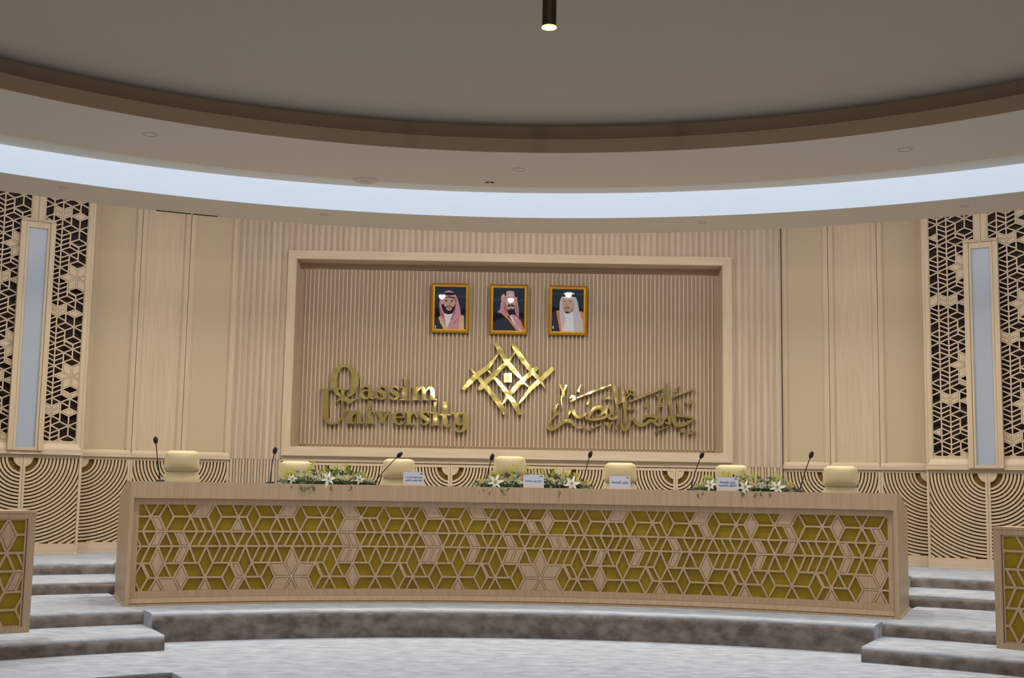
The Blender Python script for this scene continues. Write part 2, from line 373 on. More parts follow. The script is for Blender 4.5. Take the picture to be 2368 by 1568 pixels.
def lattice(mapf, w, V, u0, u1, pmin, pmax, woods, bw, depth, r0=0, r1=6, kf=.0045):
    """mapf(u_m, v_m, depth); V: row boundaries in metres; u in units of w. Returns (bars, inlays)"""
    bars, inl = MB(), []
    lo, hi = V[r0], V[r1]
    def vv(r):
        i = int(min(max(r, 0), 5)); return V[i]+(V[i+1]-V[i])*(r-i)
    def bar(x0, y0, x1, y1, wd, top):
        L = sqrt((x1-x0)**2+(y1-y0)**2)
        if L < .01: return
        k = max(1, int(L/.35)); nx, ny = -(y1-y0)/L*wd/2, (x1-x0)/L*wd/2
        for i in range(k):
            a, b = i/k, (i+1)/k
            q = [(x0+(x1-x0)*a+nx, y0+(y1-y0)*a+ny), (x0+(x1-x0)*a-nx, y0+(y1-y0)*a-ny), (x0+(x1-x0)*b-nx, y0+(y1-y0)*b-ny), (x0+(x1-x0)*b+nx, y0+(y1-y0)*b+ny)]
            q = [(min(max(x, u0*w), u1*w), min(max(y, lo), hi)) for x, y in q]
            bars.hexa([mapf(x, y, 0) for x, y in q]+[mapf(x, y, top) for x, y in q])
    for p in range(pmin, pmax+1):
        o = p*P_
        for (a, ra, b, rb) in period_lines():
            if min(ra, rb) < r0 or max(ra, rb) > r1: continue
            ua, ub = a+o, b+o; ya, yb = vv(ra), vv(rb)
            if max(ua, ub) <= u0 or min(ua, ub) >= u1: continue
            def cl(u, ux, yx, uy, yy):
                if u < u0 or u > u1:
                    l = u0 if u < u0 else u1; t = (l-ux)/(uy-ux); return l, yx+(yy-yx)*t
                return None
            A = cl(ua, ua, ya, ub, yb) or (ua, ya); B = cl(ub, ua, ya, ub, yb) or (ub, yb)
            bar(A[0]*w, A[1], B[0]*w, B[1], bw, depth if ra != rb else depth-.0007)
    for r in (r0, r1): bar(u0*w, V[r], u1*w, V[r], bw*1.3, depth-.0014)
    for u in (u0, u1): bar(u*w, lo, u*w, hi, bw*1.3, depth-.0021)
    for p, keys in woods.items():
        for key in keys.split():
            P = [(u+p*P_, r) for u, r in cell_poly(key)]
            P = clip_poly(P, 0, u0, 1); P = clip_poly(P, 0, u1, -1) if P else P
            if not P or min(r for u, r in P) < r0-.01: continue
            P = inset([(u*w, vv(r)) for u, r in P], bw/2+kf)
            if P: inl.append(MB()); inl[-1].prism([mapf(x, y, 0) for x, y in P], [mapf(x, y, depth-.0005) for x, y in P]); q_ = inl[-1]; q_.m = [1]*len(q_.m); q_.m[1] = 0
    return bars, inl
ROWS = [0, 105, 224, 342, 477, 592, 704]
DW = {0: '0f 1b 2d 2a2 C1 3b2 A0 t1 5b t0', 1: '0f 1a C0 4s 4b 4d 5s 5d t0 5e', 2: '0d 1d 2a1 2a2 3b1 3b2 A0',
      3: '0d 0g 2a1 2a2 2c1 3b1 3b2 3c1 t0', 4: 'R2 1f1 2a1 2c1 2c2 3b1 3b2 C0 4b 4d 5d t0 5e', 5: '0f 2c1 3b2 3c1 A0',
      6: '0f 1f2 2a1 3b1 C0 t1', 7: 'R1 0f 1f2 2a1 2b2 3b1 t1', 8: 'R1 1f2 2a1 2b2 3b1 C0 4b 5d t0 t1'}

# ------------------------------------------------------------------ the head table
RD = 9.05
thL, thR = th_of(on_r(298, 1395, RD)), th_of(on_r(2070, 1420, RD))
lt, lb = 1.435, .445
RL = RD+.075                                            # face of the lattice screen, set back under the apron
tS0, tS8 = th_of(on_r(348, 1200, RL)), th_of(on_r(1901.6, 1222, RL))
wD = (tS8-tS0)*RL/(8*P_)
u0 = (th_of(on_r(318, 1200, RL))-tS0)*RL/wD; u1 = (th_of(on_r(2056.5, 1250, RL))-tS0)*RL/wD
desk = thing('head_table', 'long curved oak table with star lattice front over gold panels on the dais', 'table', tuple(cyl(0, RD+.4, .30)))
def dpart(mb, name, mt, par=None, **k):
    o = mb.build(name, mt, **k); o.parent = par or desk
    o.matrix_parent_inverse = Matrix.Translation(-desk.location); return o
def dmap(x, y, d): return cyl(tS0+x/RL, RL+.012-d, lt-y)
V = [v/704*(lt-lb) for v in ROWS]
bars, inl = lattice(dmap, wD, V, u0, u1, -1, 8, DW, .0215, .028)
ls = dpart(bars, 'lattice_screen', deskw)
for q in inl: q.build('wood_inlay', [deskw, kerf], ls)
tl, tr = tS0+u0*wD/RL, tS0+u1*wD/RL
segs = [tl, th_of(on_r(1402, 1250, RL)), th_of(on_r(1548, 1250, RL)), tr]
for a, b in zip(segs, segs[1:]):
    dpart(MB().sweep([(RL+.012, lb), (RL+.03, lb), (RL+.03, lt), (RL+.012, lt)], a+.0002, b-.0002, 30), 'gold_panel', olive)
fr = MB()
fr.sweep([(RL-.02, lt), (RL+.05, lt), (RL+.05, lt+.075), (RL-.02, lt+.075)], tl-.004, tr+.004, 60)
fr.sweep([(RL-.02, .385), (RL+.05, .385), (RL+.05, lb), (RL-.02, lb)], tl-.004, tr+.004, 60)
for a, b in ((thL, tl), (tr, thR)): fr.sweep([(RL-.02, .385), (RL+.05, .385), (RL+.05, lt+.075), (RL-.02, lt+.075)], a, b, 3)
dpart(fr, 'screen_frame', deskw)
dpart(MB().sweep([(RD+.02, .33), (RD+.12, .33), (RD+.12, .383), (RD+.035, .383)], thL, thR, 60).sweep([(RD+.03, .30), (RD+.12, .30), (RD+.12, .335), (RD+.03, .335)], thL, thR, 60), 'plinth', deskw)
dpart(MB().sweep([(RD, .30), (RD+.1, .30), (RD+.1, .318), (RD, .318)], thL-.0015, thR+.0015, 60), 'skirting', deskw)
dpart(MB().sweep([(RD, 1.494), (RD+.42, 1.494), (RD+.42, 1.68), (RD, 1.68)], thL, thR, 60), 'top_apron', deskw)
dpart(MB().sweep([(RD+.42, 1.32), (RD+1.25, 1.32), (RD+1.25, 1.36), (RD+.42, 1.36)], thL+.012, thR-.012, 60), 'worktop', deskw)
dpart(MB().sweep([(RD+.13, .30), (RD+.15, .30), (RD+.15, 1.32), (RD+.13, 1.32)], thL, thR, 60), 'back_board', deskw)
for sg, th in ((-1, thL), (1, thR)):
    f = cyl(th, RD, 0); dv = Vector((sg*.375, .927, 0)); nv = Vector((sg*.927, -.375, 0))
    prof = [(0, .30), (1.38, .30), (1.38, 1.50), (.42, 1.68), (0, 1.68)]
    q = [f+dv*a+Vector((0, 0, z)) for a, z in prof]
    dpart(MB().prism(q, [v+nv*.045 for v in q]), 'side_panel', deskw)
    q = [f-dv*.01+dv*a+Vector((0, 0, z)) for a, z in [(0, .3), (1.4, .3), (1.4, .318), (0, .318)]]
    dpart(MB().prism([v+nv*.045 for v in q], [v+nv*.062 for v in q]), 'side_skirting', deskw)

# benches at both edges of the picture
def bench(sg, tin, label, ua, woods, ps):
    RB = 7.30; zt, zb = 1.375, .27
    t0, t1 = (tin-.55, tin) if sg < 0 else (tin, tin+.55)
    b = thing('bench_desk', label, 'desk', tuple(cyl((t0+t1)/2, RB+.3, 0)), 0, 'lattice fronted bench desks')
    def bp(mb, name, mt, par=None):
        o = mb.build(name, mt); o.parent = par or b; o.matrix_parent_inverse = Matrix.Translation(-b.location); return o
    R = RB+.012
    lt2, lb2 = zt-.06, zb+.055
    V2 = [v/704*(lt2-lb2) for v in ROWS]
    if sg < 0: org = t1-.0105; ua0, ub0 = ua-.5*R/wD, ua
    else: org = t0+.0105; ua0, ub0 = ua, ua+.5*R/wD
    def mp(x, y, d): return cyl(org+(x-ua*wD)/R, R+.02-d, lt2-y)
    br, il = lattice(mp, wD, V2, ua0, ub0, ps[0], ps[1], woods, .0225, .022)
    s = bp(br, 'lattice_screen', deskw); [q.build('wood_inlay', [deskw, kerf], s) for q in il]
    bp(MB().sweep([(R+.015, lb2-.01), (R+.03, lb2-.01), (R+.03, lt2+.01), (R+.015, lt2+.01)], t0+.005, t1-.005, 24), 'gold_panel', olive)
    f = MB()
    f.sweep([(RB, lt2), (RB+.05, lt2), (RB+.05, zt-.012), (RB, zt-.012)], t0, t1, 24); f.sweep([(RB, zb), (RB+.05, zb), (RB+.05, lb2), (RB, lb2)], t0, t1, 24)
    for a, c in ((t0, t0+.0095), (t1-.0095, t1)): f.sweep([(RB, lb2), (RB+.05, lb2), (RB+.05, lt2), (RB, lt2)], a, c, 1)
    bp(f, 'screen_frame', deskw)
    bp(MB().sweep([(RB-.006, zt-.012), (RB+.5, zt-.012), (RB+.5, zt+.012), (RB-.006, zt+.012)], t0-.001, t1+.001, 24), 'desk_top', deskw)
    e = (t0, t1-.034) if sg < 0 else (t0+.034, t1)
    bp(MB().sweep([(RB+.10, 0), (RB+.45, 0), (RB+.45, zt-.02), (RB+.10, zt-.02)], e[0], e[1], 24), 'pedestal', deskw)
    bp(MB().sweep([(RB+.085, 0), (RB+.12, 0), (RB+.12, .035), (RB+.085, .035)], e[0]-.003, e[1]+.003, 24), 'skirting', deskw)
tb = th_of(on_r(84, 1190, 7.30))
bench(-1, tb, 'lattice fronted oak bench desk cut off by the left edge of the picture', 5*P_+11.1, {5: 'R2 3c1 2a1', 4: '0f C0'}, (1, 6))
tb = th_of(on_r(2296, 1225, 7.30))
bench(1, tb, 'lattice fronted oak bench desk cut off by the right edge of the picture', -2.6, DW, (-1, 4))

# ------------------------------------------------------------------ central wall with niche
YW, YF, YN = 19.84, 19.76, 20.20
ZL = 2.08                                                # ledge height
c_tl, c_tr, c_bl, c_br = on_y(667, 577, YF), on_y(1693, 597, YF), on_y(650, 1053, YF), on_y(1694, 1070, YF)
fx0, fx1 = (c_tl.x+c_bl.x)/2, (c_tr.x+c_br.x)/2; fz1, fz0 = (c_tl.z+c_tr.z)/2, (c_bl.z+c_br.z)/2
i_tl, i_tr, i_br = on_y(687, 597, YF), on_y(1671, 615, YF), on_y(1672, 1049, YF)
i_bl = on_y(670, 1031, YF)
ix0, ix1 = (i_tl.x+i_bl.x)/2, (i_tr.x+i_br.x)/2; iz1, iz0 = (i_tl.z+i_tr.z)/2, (i_bl.z+i_br.z)/2
wx0, wx1 = on_y(541, 700, YW).x, on_y(1806, 700, YW).x
def flutes(mb, x0, x1, z0, z1, yb, prof, pitch, endcap=False):
    """prof: [(frac, out)] across one pitch, out towards the room (-y)"""
    k = max(1, round((x1-x0)/pitch)); p = (x1-x0)/k; pts = []
    for i in range(k):
        for fr_, o in prof: pts.append((x0+(i+fr_)*p, yb-o))
    pts.append((x1, yb)); n = len(pts)
    vs = [(x, y, z0) for x, y in pts]+[(x, y, z1) for x, y in pts]
    mb.add(vs, [(i, i+1, n+i+1, n+i) for i in range(n-1)])
FL = [(0, 0), (.07, 0), (.08, .013), (.62, .013), (.63, .003), (.70, .003), (.74, .012), (.80, .015), (.86, .012), (.91, 0)]
FL2 = [(0, 0), (.16, 0), (.165, .035), (.38, .035), (.385, 0), (.56, 0), (.565, .035), (.92, .035), (.925, 0)]
m = MB(); ZT = 6.7
flutes(m, wx0, fx0+.01, ZL-.02, ZT, YW, FL, .098); flutes(m, fx1-.01, wx1, ZL-.02, ZT, YW, FL, .098)
flutes(m, fx0+.01, fx1-.01, fz1-.01, ZT, YW, FL, .098)
flutes(m, wx0, fx0, .6, ZL-.02, YW+.012, FL2, .098); flutes(m, fx1, wx1, .6, ZL-.02, YW+.012, FL2, .098)
struct('wall_front', m, flutew)
# niche: frame, reveals, ribbed back
m = MB()
def frame_piece(a, b, c, d, y0, y1): m.prism([(x, y0, z) for x, z in (a, b, c, d)], [(x, y1, z) for x, z in (a, b, c, d)])
frame_piece((fx0, fz1), (fx1, fz1), (ix1, iz1), (ix0, iz1), YF, YF+.1); frame_piece((fx0, fz0), (ix0, iz0), (ix1, iz0), (fx1, fz0), YF, YF+.1)
struct('trim_17', m, wood_h)
m = MB()
frame_piece((fx0, fz1), (ix0, iz1), (ix0, iz0), (fx0, fz0), YF, YF+.1); frame_piece((fx1, fz1), (fx1, fz0), (ix1, iz0), (ix1, iz1), YF, YF+.1)
struct('trim_18', m, wood)
m = MB(); t_ = .04
m.box(ix0-t_, ix0-.001, YF+.1, YN, iz0, iz1); m.box(ix1+.001, ix1+t_, YF+.1, YN, iz0, iz1)
m.box(ix0-t_, ix1+t_, YF+.1, YN, iz1+.001, iz1+t_); m.box(ix0-t_, ix1+t_, YF+.1, YN, iz0-t_, iz0-.001)
struct('trim_19', m, wood)
m = MB(); m.box(ix0-t_, ix1+t_, YN, YN+.05, iz0-t_, iz1+t_); struct('trim_40', m, ribback_shaded); m = MB()
a0, a1, b0, b1 = ix0+.065, ix1-.065, iz0+.045, iz1-.10
k = 100; p = (a1-a0)/k
for i in range(k):
    cx = a0+(i+.5)*p; pr = [(-.27, 0), (-.26, .026), (-.15, .043), (0, .048), (.15, .043), (.26, .026), (.27, 0)]
    lo = [(cx+f*p, YN-o, b0+.5*abs(f)*p-.0) for f, o in pr]; hi = [(cx+f*p, YN-o, b1-.5*abs(f)*p) for f, o in pr]
    n = len(pr); m.add(lo+hi, [(j, j+1, n+j+1, n+j) for j in range(n-1)]+[tuple(range(n))[::-1], tuple(range(n, 2*n))])
struct('trim_20', m, flutew)
# ledge under the niche with shadow gap
m = MB(); m.box(fx0, fx1, YW-.02, YW+.2, fz0-.09, fz0-.001); struct('trim_21', m, wood_h)

# ------------------------------------------------------------------ arc carved dado panels
def arc_panel(Wd, H, right, plinth, label, M, par_group, res=None):
    """half of a fan: circle centre at the top corner (right side if right). local x right, -y to the room, z up"""
    t = thing('carved_panel', label, 'wall panel', M=M, group=par_group)
    fb = .045; z1 = H; z0 = plinth
    MB().box(.003, Wd-.003, .045, .055, 0, H).build('backing', olived, t)
    f = MB(); f.box(0, Wd, -.005, .045, z1-fb, z1); f.box(0, Wd, -.005, .045, 0, z0)
    f.box(.002, fb*.8, -.005, .045, z0, z1-fb); f.box(Wd-fb*.8, Wd-.002, -.005, .045, z0, z1-fb)
    f.build('panel_frame', wood, t)
    MB().box(-.001, Wd+.001, -.02, -.004, 0, z0*.82).build('plinth_board', wood_h, t)
    MB().box(.0, .003, -.0055, -.0045, z0, H).build('joint', joint, t)
    cz = z1-fb; hh = cz-z0; ww = Wd
    g = MB(); cx0 = Wd if right else 0; s = -1 if right else 1
    def ringsec(ra, rb, f0, f1, k):
        for i in range(k):
            a, b = f0+(f1-f0)*i/k, f0+(f1-f0)*(i+1)/k
            q = [(cx0+s*r*sin(an), cz-r*cos(an)) for an, r in ((a, ra), (b, ra), (b, rb), (a, rb))]
            if s > 0: q = q[::-1]
            g.hexa([(x, .025, z) for x, z in q]+[(x, .0, z) for x, z in q])
    ringsec(.001, .135, 0, pi/2, 10)
    r = .215
    while r < sqrt(hh*hh+ww*ww)-.03:
        rm = r+.015
        f0 = 0 if rm < hh else math.acos(hh/rm); f1 = pi/2 if rm < ww else math.asin(min(1, ww/rm))
        if f1 > f0+.01: ringsec(r, r+.030, f0, f1, max(3, int((f1-f0)*rm/.07)))
        r += .0515
    g.build('arc_grille', wood, t)
    return t
def dup_panel(src, M, label): return dup(src, label, M=M)
def facet(tA, tB, R, z=0):       # local x from tA to tB, -y to the centre
    a, b = cyl(tA, R, z), cyl(tB, R, z); x = (b-a).normalized(); y = Vector((0, 0, 1)).cross(x)
    M = Matrix(((x.x, y.x, 0, a.x), (x.y, y.y, 0, a.y), (0, 0, 1, a.z), (0, 0, 0, 1))); return M, (b-a).length
pw = (fx1-fx0)/8; Hc = fz0-.10-.60
protos = {}
ords = ['first', 'second', 'third', 'fourth', 'fifth', 'sixth', 'seventh', 'eighth']
for i in range(8):
    M = Matrix.Translation((fx0+i*pw, YW+.0, .60)); rt = i % 2 == 0
    lab = 'carved dado panel of concentric arcs under the niche, %s of eight from the left' % ords[i]
    if rt not in protos: protos[rt] = arc_panel(pw, Hc, rt, .17, lab, M, 'carved arc panels')
    else: dup_panel(protos[rt], M, lab)

# ------------------------------------------------------------------ curved wings
RWG, RLT = 14.55, 14.15
def wing(sg):
    side = 'left' if sg < 0 else 'right'
    if sg < 0: px = [531, 418, 303, 186]; yy = [1048, 1044, 1041, 1040]
    else: px = [1811, 1921, 2036, 2149]; yy = [1066, 1069, 1071, 1074]
    th = [th_of(on_r(x, y, RWG)) for x, y in zip(px, yy)]
    names = [('perforated', 'beside the fluted wall'), ('plain', 'between two perforated ones'), ('perforated', 'beside the lattice screens')]
    for i in range(3):
        a, b = (th[i+1], th[i]) if sg < 0 else (th[i], th[i+1])
        M, L = facet(a, b, RWG, ZL); kind, where = names[i]; Hh = ZT-ZL
        t = thing('acoustic_panel' if kind == 'perforated' else 'wood_panel', ('tall %s maple wall panel, %s wing, %s' % (kind, side, where)), 'wall panel', M=M, group='tall wall panels')
        e = .075
        if kind == 'plain': MB().box(0, L, .02, .05, 0, Hh).build('board', wood, t)
        else: MB().box(0, L, .02, .05, 0, Hh).build('perforated_board', perf, t)
        f = MB(); f.box(.004, e, -.012, .02, 0, Hh); f.box(L-e, L-.004, -.012, .02, 0, Hh)
        f.box(e, e+.018, .004, .02, .09, Hh); f.box(L-e-.018, L-e, .004, .02, .09, Hh)
        f.build('panel_frame', wood, t)
        MB().box(-.0025, .0025, .0, .02, 0, Hh).build('joint', joint, t)
        MB().prism([(.004, -.045, 0), (.004, -.045, .03), (.03, -.02, .075), (.03, .02, .075), (.004, .02, 0)], [(L-.004, -.045, 0), (L-.004, -.045, .03), (L-.03, -.02, .075), (L-.03, .02, .075), (L-.004, .02, 0)]).build('bevelled_ledge', wood_h, t)
        M2, L2 = facet(a, b, RWG, .60)
        rt = (sg < 0 and i == 1) or (sg > 0 and i in (0, 2)) 
        if sg < 0 and i == 0: rt = False
        key = ('w', rt); lab = 'carved dado panel of concentric arcs, %s wing, %s' % (side, ['nearest the niche', 'second from the niche', 'third from the niche'][i])
        p = arc_panel(L2, ZL-.60-.035, rt, .15, lab, M2, 'carved arc panels')
        s = MB().box(0, L2, -.045, .05, ZL-.6-.035, ZL-.6-.001); o = s.build('trim_%d' % (22+i+(sg > 0)*10), wood_h); o.matrix_world = M2; o['kind'] = 'structure'
    # lattice zone stands proud
    if sg < 0: seam = th_of(on_r(90.5, 480, RLT)); e0 = th_of(on_r(210, 700, RLT)); e1 = seam-(e0-seam)
    else: seam = th_of(on_r(2268, 560, RLT)); e0 = th_of(on_r(2134, 700, RLT)); e1 = seam+(seam-e0)
    zt = ZT
    # return (side cheek) of the projecting zone
    q = [cyl(e0, RLT, 0), cyl(e0, RWG+.1, 0), cyl(e0-sg*-.0015*-1, RWG+.1, 0), cyl(e0-sg*-.0015*-1, RLT, 0)]
    m = MB(); w_ = .02*sg
    a, b = cyl(e0, RLT-.02, .6), cyl(e0, RWG+.1, .6); nx = Vector((cos(e0), -sin(e0), 0))*(.03*sg)
    m.hexa([a, b, b+nx, a+nx]+[v+Vector((0, 0, zt-.6)) for v in (a, b, b+nx, a+nx)])
    struct('trim_%d' % (25+(sg > 0)*10), m, wood)
    sheets = [(min(seam, e0), max(seam, e0), 0), (min(seam, e1), max(seam, e1), 1)]
    for (a, b, outer) in sheets:
        M, L = facet(a, b, RLT, ZL)
        where = 'outer one at the picture edge' if outer else 'inner one next to the perforated panel'
        t = thing('lattice_panel', 'tall maple star lattice over dark backing, %s wing, %s' % (side, where), 'wall panel', M=M, group='tall lattice panels')
        # 5 rows of the pattern, running downwards
        Vm = [0, 0, 0, 0, 0, 0, 0]
        el, er = .095, .095
        x0, x1 = el, L-er; step = (x1-x0)/5
        Vm = [x0+(k-1)*step for k in range(7)]
        w = .0598; top = zt-ZL-.0; bot = .16
        # star height: star row at c0 = 8.0 of odd periods
        zstar = {(-1, 0): on_r(181, 644, RLT).z, (-1, 1): on_r(42, 564, RLT).z, (1, 0): on_r(2230, 617, RLT).z, (1, 1): on_r(2380, 700, RLT).z}[(sg, outer)]-ZL
        # u measured downwards: u*w = (zstar - z) + (P_+8)*w
        base = zstar+(P_+8.0)*w
        def mp(x, y, d, base=base): return (y, .03-d, base-x)
        ua, ub = (base-top)/w, (base-bot)/w
        wd = {}
        for p_ in range(-6, 12):
            wd[p_] = 'C0 4b 4d 5d t0 5e' if p_ % 2 else '2a1 2a2 3b1 3b2 A0'
            if p_ % 4 == 2: wd[p_] += ' 1d'
            if p_ % 4 == 1: wd[p_] += ' 1a'
            if p_ % 4 == 0: wd[p_] += ' 4s 5s'
        br, il = lattice(mp, w, Vm, ua, ub, int(ua/P_)-2, int(ub/P_)+1, wd, .0185, .028, r0=1)
        s = br.build('lattice_screen', wood, t); [q.build('wood_inlay', [wood, kerf], s) for q in il]
        MB().box(0, L, .09, .11, 0, top).build('backing', darkback, t)
        f = MB(); f.box(.003, x0, -.012, .09, 0, top); f.box(x1, L-.003, -.012, .09, 0, top); f.box(x0, x1, .0, .09, 0, bot)
        f.build('panel_frame', wood, t)
        MB().box(-.003, .003, .01, .09, 0, top).build('joint', joint, t)
        MB().prism([(.03, -.05, .02), (.03, -.05, .05), (.075, -.012, .13), (.075, .0, .13), (.03, .0, .02)], [(L-.03, -.05, .02), (L-.03, -.05, .05), (L-.075, -.012, .13), (L-.075, .0, .13), (L-.03, .0, .02)]).build('bevelled_ledge', wood_h, t)
        M2, L2 = facet(a, b, RLT, .60)
        s = MB().box(-.0, L2, -.055, .12, ZL-.6-.035, ZL-.6+.018); o = s.build('trim_%d' % (26+outer+(sg > 0)*10), wood_h); o.matrix_world = M2; o['kind'] = 'structure'
        rt = (sg < 0 and outer) or (sg > 0 and not outer)
        arc_panel(L2, ZL-.60-.04, rt, .15, 'carved dado panel of concentric arcs, %s wing, under the %s lattice panel' % (side, 'outer' if outer else 'inner'), M2, 'carved arc panels')
    # wall beyond, out of the picture
    a, b = (e1-.30, e1) if sg < 0 else (e1, e1+.30)
    struct('trim_%d' % (28+(sg > 0)*10), MB().sweep([(RLT, .5), (RLT+.1, .5), (RLT+.1, ZT), (RLT, ZT)], a, b, 10), wood)
    # light box over the seam
    if sg < 0: zc1, zc0 = on_r(90, 516, RLT-.1).z, on_r(52, 1036, RLT-.1).z
    else: zc1, zc0 = on_r(2272, 562, RLT-.1).z, on_r(2285, 1078, RLT-.1).z
    d = .004
    M, L = facet(seam-.0142, seam+.0142, RLT-.055, zc0-.03)
    H = zc1-zc0+.05
    t = thing('wall_light', 'tall narrow frosted light box in a maple frame, %s wing' % side, 'light', M=M, group='frosted light boxes')
    g = .066
    MB().box(g*.55, L-g*.55, .0, .02, .03, H-.07).build('frosted_pane', frost, t)
    f = MB(); f.box(g*.5, g, -.03, .06, 0, H-.002); f.box(L-g, L-g*.5, -.03, .06, 0, H-.002); f.box(g, L-g, -.03, .06, H-.09, H-.002); f.box(g, L-g, -.03, .06, 0, .045)
    f.build('inner_frame', wood, t)
    o_ = MB(); o_.box(-.045, g*.5-.005, -.045, .06, 0, H); o_.box(L-g*.5+.005, L+.045, -.045, .06, 0, H)
    o_.build('outer_frame', wood, t)
    h_ = MB()
    for s0, s1 in ((-.045, L/2-.02), (L/2+.02, L+.045)):
        h_.prism([(s0, -.06, H), (s1, -.06, H), (s1, .06, H), (s0, .06, H)], [(s0+(.01 if s0 < 0 else .06), -.02, H+.055), (s1-(.01 if s0 > 0 else .06), -.02, H+.055), (s1-(.01 if s0 > 0 else .06), .06, H+.055), (s0+(.01 if s0 < 0 else .06), .06, H+.055)])
    h_.build('head_moulding', wood_h, t)
wing(-1); wing(1)

# ------------------------------------------------------------------ gold lettering and emblem
def catmull(P, k=5):
    out = []
    for i in range(len(P)-1):
        p0, p1, p2, p3 = P[max(i-1, 0)], P[i], P[i+1], P[min(i+2, len(P)-1)]
        for j in range(k):
            t = j/k; out.append(tuple(.5*((2*b)+(-a+c)*t+(2*a-5*b+4*c-d)*t*t+(-a+3*b-3*c+d)*t**3) for a, b, c, d in zip(p0, p1, p2, p3)))
    out.append(P[-1]); return out
SY = YN-.038; SF = SY-.075
class Sign:
    def __init__(s, ox, oy, sc, dz=0, nudge=(0, 0)): s.o = (ox, oy, sc); s.mb = MB(); s.dy = 0; s.n = nudge
    def P(s, x, y, Y): return on_y(s.o[0]+x/s.o[2]+s.n[0], s.o[1]+y/s.o[2]+s.n[1], Y)
    def W(s, x, y, Y, f):   # same outline at the back as at the front (no perspective spread)
        q = s.P(x, y, SF); return Vector((q.x, Y, q.z))
    def st(s, P, smooth=True):
        if len(P[0]) == 2: P = [(x, y, 20) for x, y in P]
        if smooth and len(P) > 2: P = catmull(P)
        s.dy = (s.dy+1) % 7; yf = SF-.0006*s.dy; L, R = [], []
        for i, (x, y, w) in enumerate(P):
            a, b = P[max(i-1, 0)], P[min(i+1, len(P)-1)]; dx, dy = b[0]-a[0], b[1]-a[1]; l = sqrt(dx*dx+dy*dy) or 1
            nx, ny = -dy/l*max(w, 3)/2, dx/l*max(w, 3)/2; L.append((x+nx, y+ny)); R.append((x-nx, y-ny))
        n = len(P); vs = [s.W(x, y, yf, 0) for x, y in L+R]+[s.W(x, y, SY, 0) for x, y in L+R]; f = []
        for i in range(n-1):
            f += [(i, i+1, n+i+1, n+i), (2*n+i, 3*n+i, 3*n+i+1, 2*n+i+1), (i, 2*n+i, 2*n+i+1, i+1), (n+i, n+i+1, 3*n+i+1, 3*n+i)]
        f += [(0, n, 3*n, 2*n), (n-1, 3*n-1, 4*n-1, 2*n-1)]
        s.mb.add(vs, f); return s
    def bar(s, x0, y0, x1, y1, w): return s.st([(x0, y0, w), (x1, y1, w)], False)
    def poly(s, P):
        s.dy = (s.dy+1) % 7; yf = SF-.0006*s.dy
        s.mb.prism([s.W(x, y, yf, 0) for x, y in P], [s.W(x, y, SY, 0) for x, y in P]); return s
    def ring(s, c, r, ci, ri, n=48):
        O = [(c[0]+r[0]*cos(2*pi*k/n), c[1]+r[1]*sin(2*pi*k/n)) for k in range(n)]; I = [(ci[0]+ri[0]*cos(2*pi*k/n), ci[1]+ri[1]*sin(2*pi*k/n)) for k in range(n)]
        vs = [s.W(x, y, SF, 0) for x, y in O+I]+[s.W(x, y, SY, 0) for x, y in O+I]; f = []
        for i in range(n):
            j = (i+1) % n; f += [(i, j, n+j, n+i), (2*n+i, 3*n+i, 3*n+j, 2*n+j), (i, 2*n+i, 2*n+j, j), (n+i, n+j, 3*n+j, 3*n+i)]
        s.mb.add(vs, f); return s
    def dia(s, x, y, r): return s.poly([(x-r*.9, y), (x, y-r*.75), (x+r*.9, y), (x, y+r*.75)])
    def out(s, name, par):
        o = s.mb.build(name, gold); o.parent = par; o.matrix_parent_inverse = par.matrix_world.inverted(); s.mb = MB(); return o
def wavy(m):          # slightly buckled polished sheet
    nt = m.node_tree; N, L = nt.nodes, nt.links; b = N['Principled BSDF']
    tc = N.new('ShaderNodeTexCoord'); n = N.new('ShaderNodeTexNoise'); n.inputs['Scale'].default_value = 5; n.inputs['Detail'].default_value = 1
    bp = N.new('ShaderNodeBump'); bp.inputs['Strength'].default_value = .2; bp.inputs['Distance'].default_value = .02
    L.new(tc.outputs['Object'], n.inputs['Vector']); L.new(n.outputs['Fac'], bp.inputs['Height']); L.new(bp.outputs['Normal'], b.inputs['Normal'])
wavy(gold)
def sign_root(name, label, px, py):
    p = on_y(px, py, SF); o = thing(name, label, 'sign', (p.x, SY, p.z)); bpy.context.view_layer.update(); return o
lat = sign_root('wall_lettering', 'gold raised Latin letters in two lines at the left of the niche', 910, 990)
A, B = (730, 830, 8.71), (900, 860, 10.455)
s = Sign(*A)
s.ring((585, 447), (281, 342), (583, 465), (153, 303)); s.poly([(395, 870), (430, 825), (490, 785), (560, 772), (640, 785), (690, 800), (720, 818), (850, 795), (800, 822), (730, 870), (655, 925), (620, 880), (570, 845), (510, 835), (440, 850)]); s.out('letter', lat)
s.st([(202, 610, 115), (202, 1120, 110), (222, 1215, 95), (275, 1283, 65), (350, 1300, 45), (430, 1283, 45), (500, 1220, 45), (533, 1130, 42), (536, 850, 42), (540, 700, 60), (548, 620, 85)])
s.bar(105, 615, 330, 615, 28).bar(435, 611, 660, 611, 26).out('letter', lat)
s.st([(925, 600, 50), (960, 560, 45), (1030, 548, 42), (1090, 575, 80), (1105, 640, 95), (1105, 740, 95), (1145, 788, 55), (1215, 768, 22)])
s.st([(1080, 640, 30), (1000, 632, 38), (935, 662, 72), (928, 720, 82), (960, 775, 65), (1040, 788, 45), (1090, 750, 30)]).out('letter', lat)
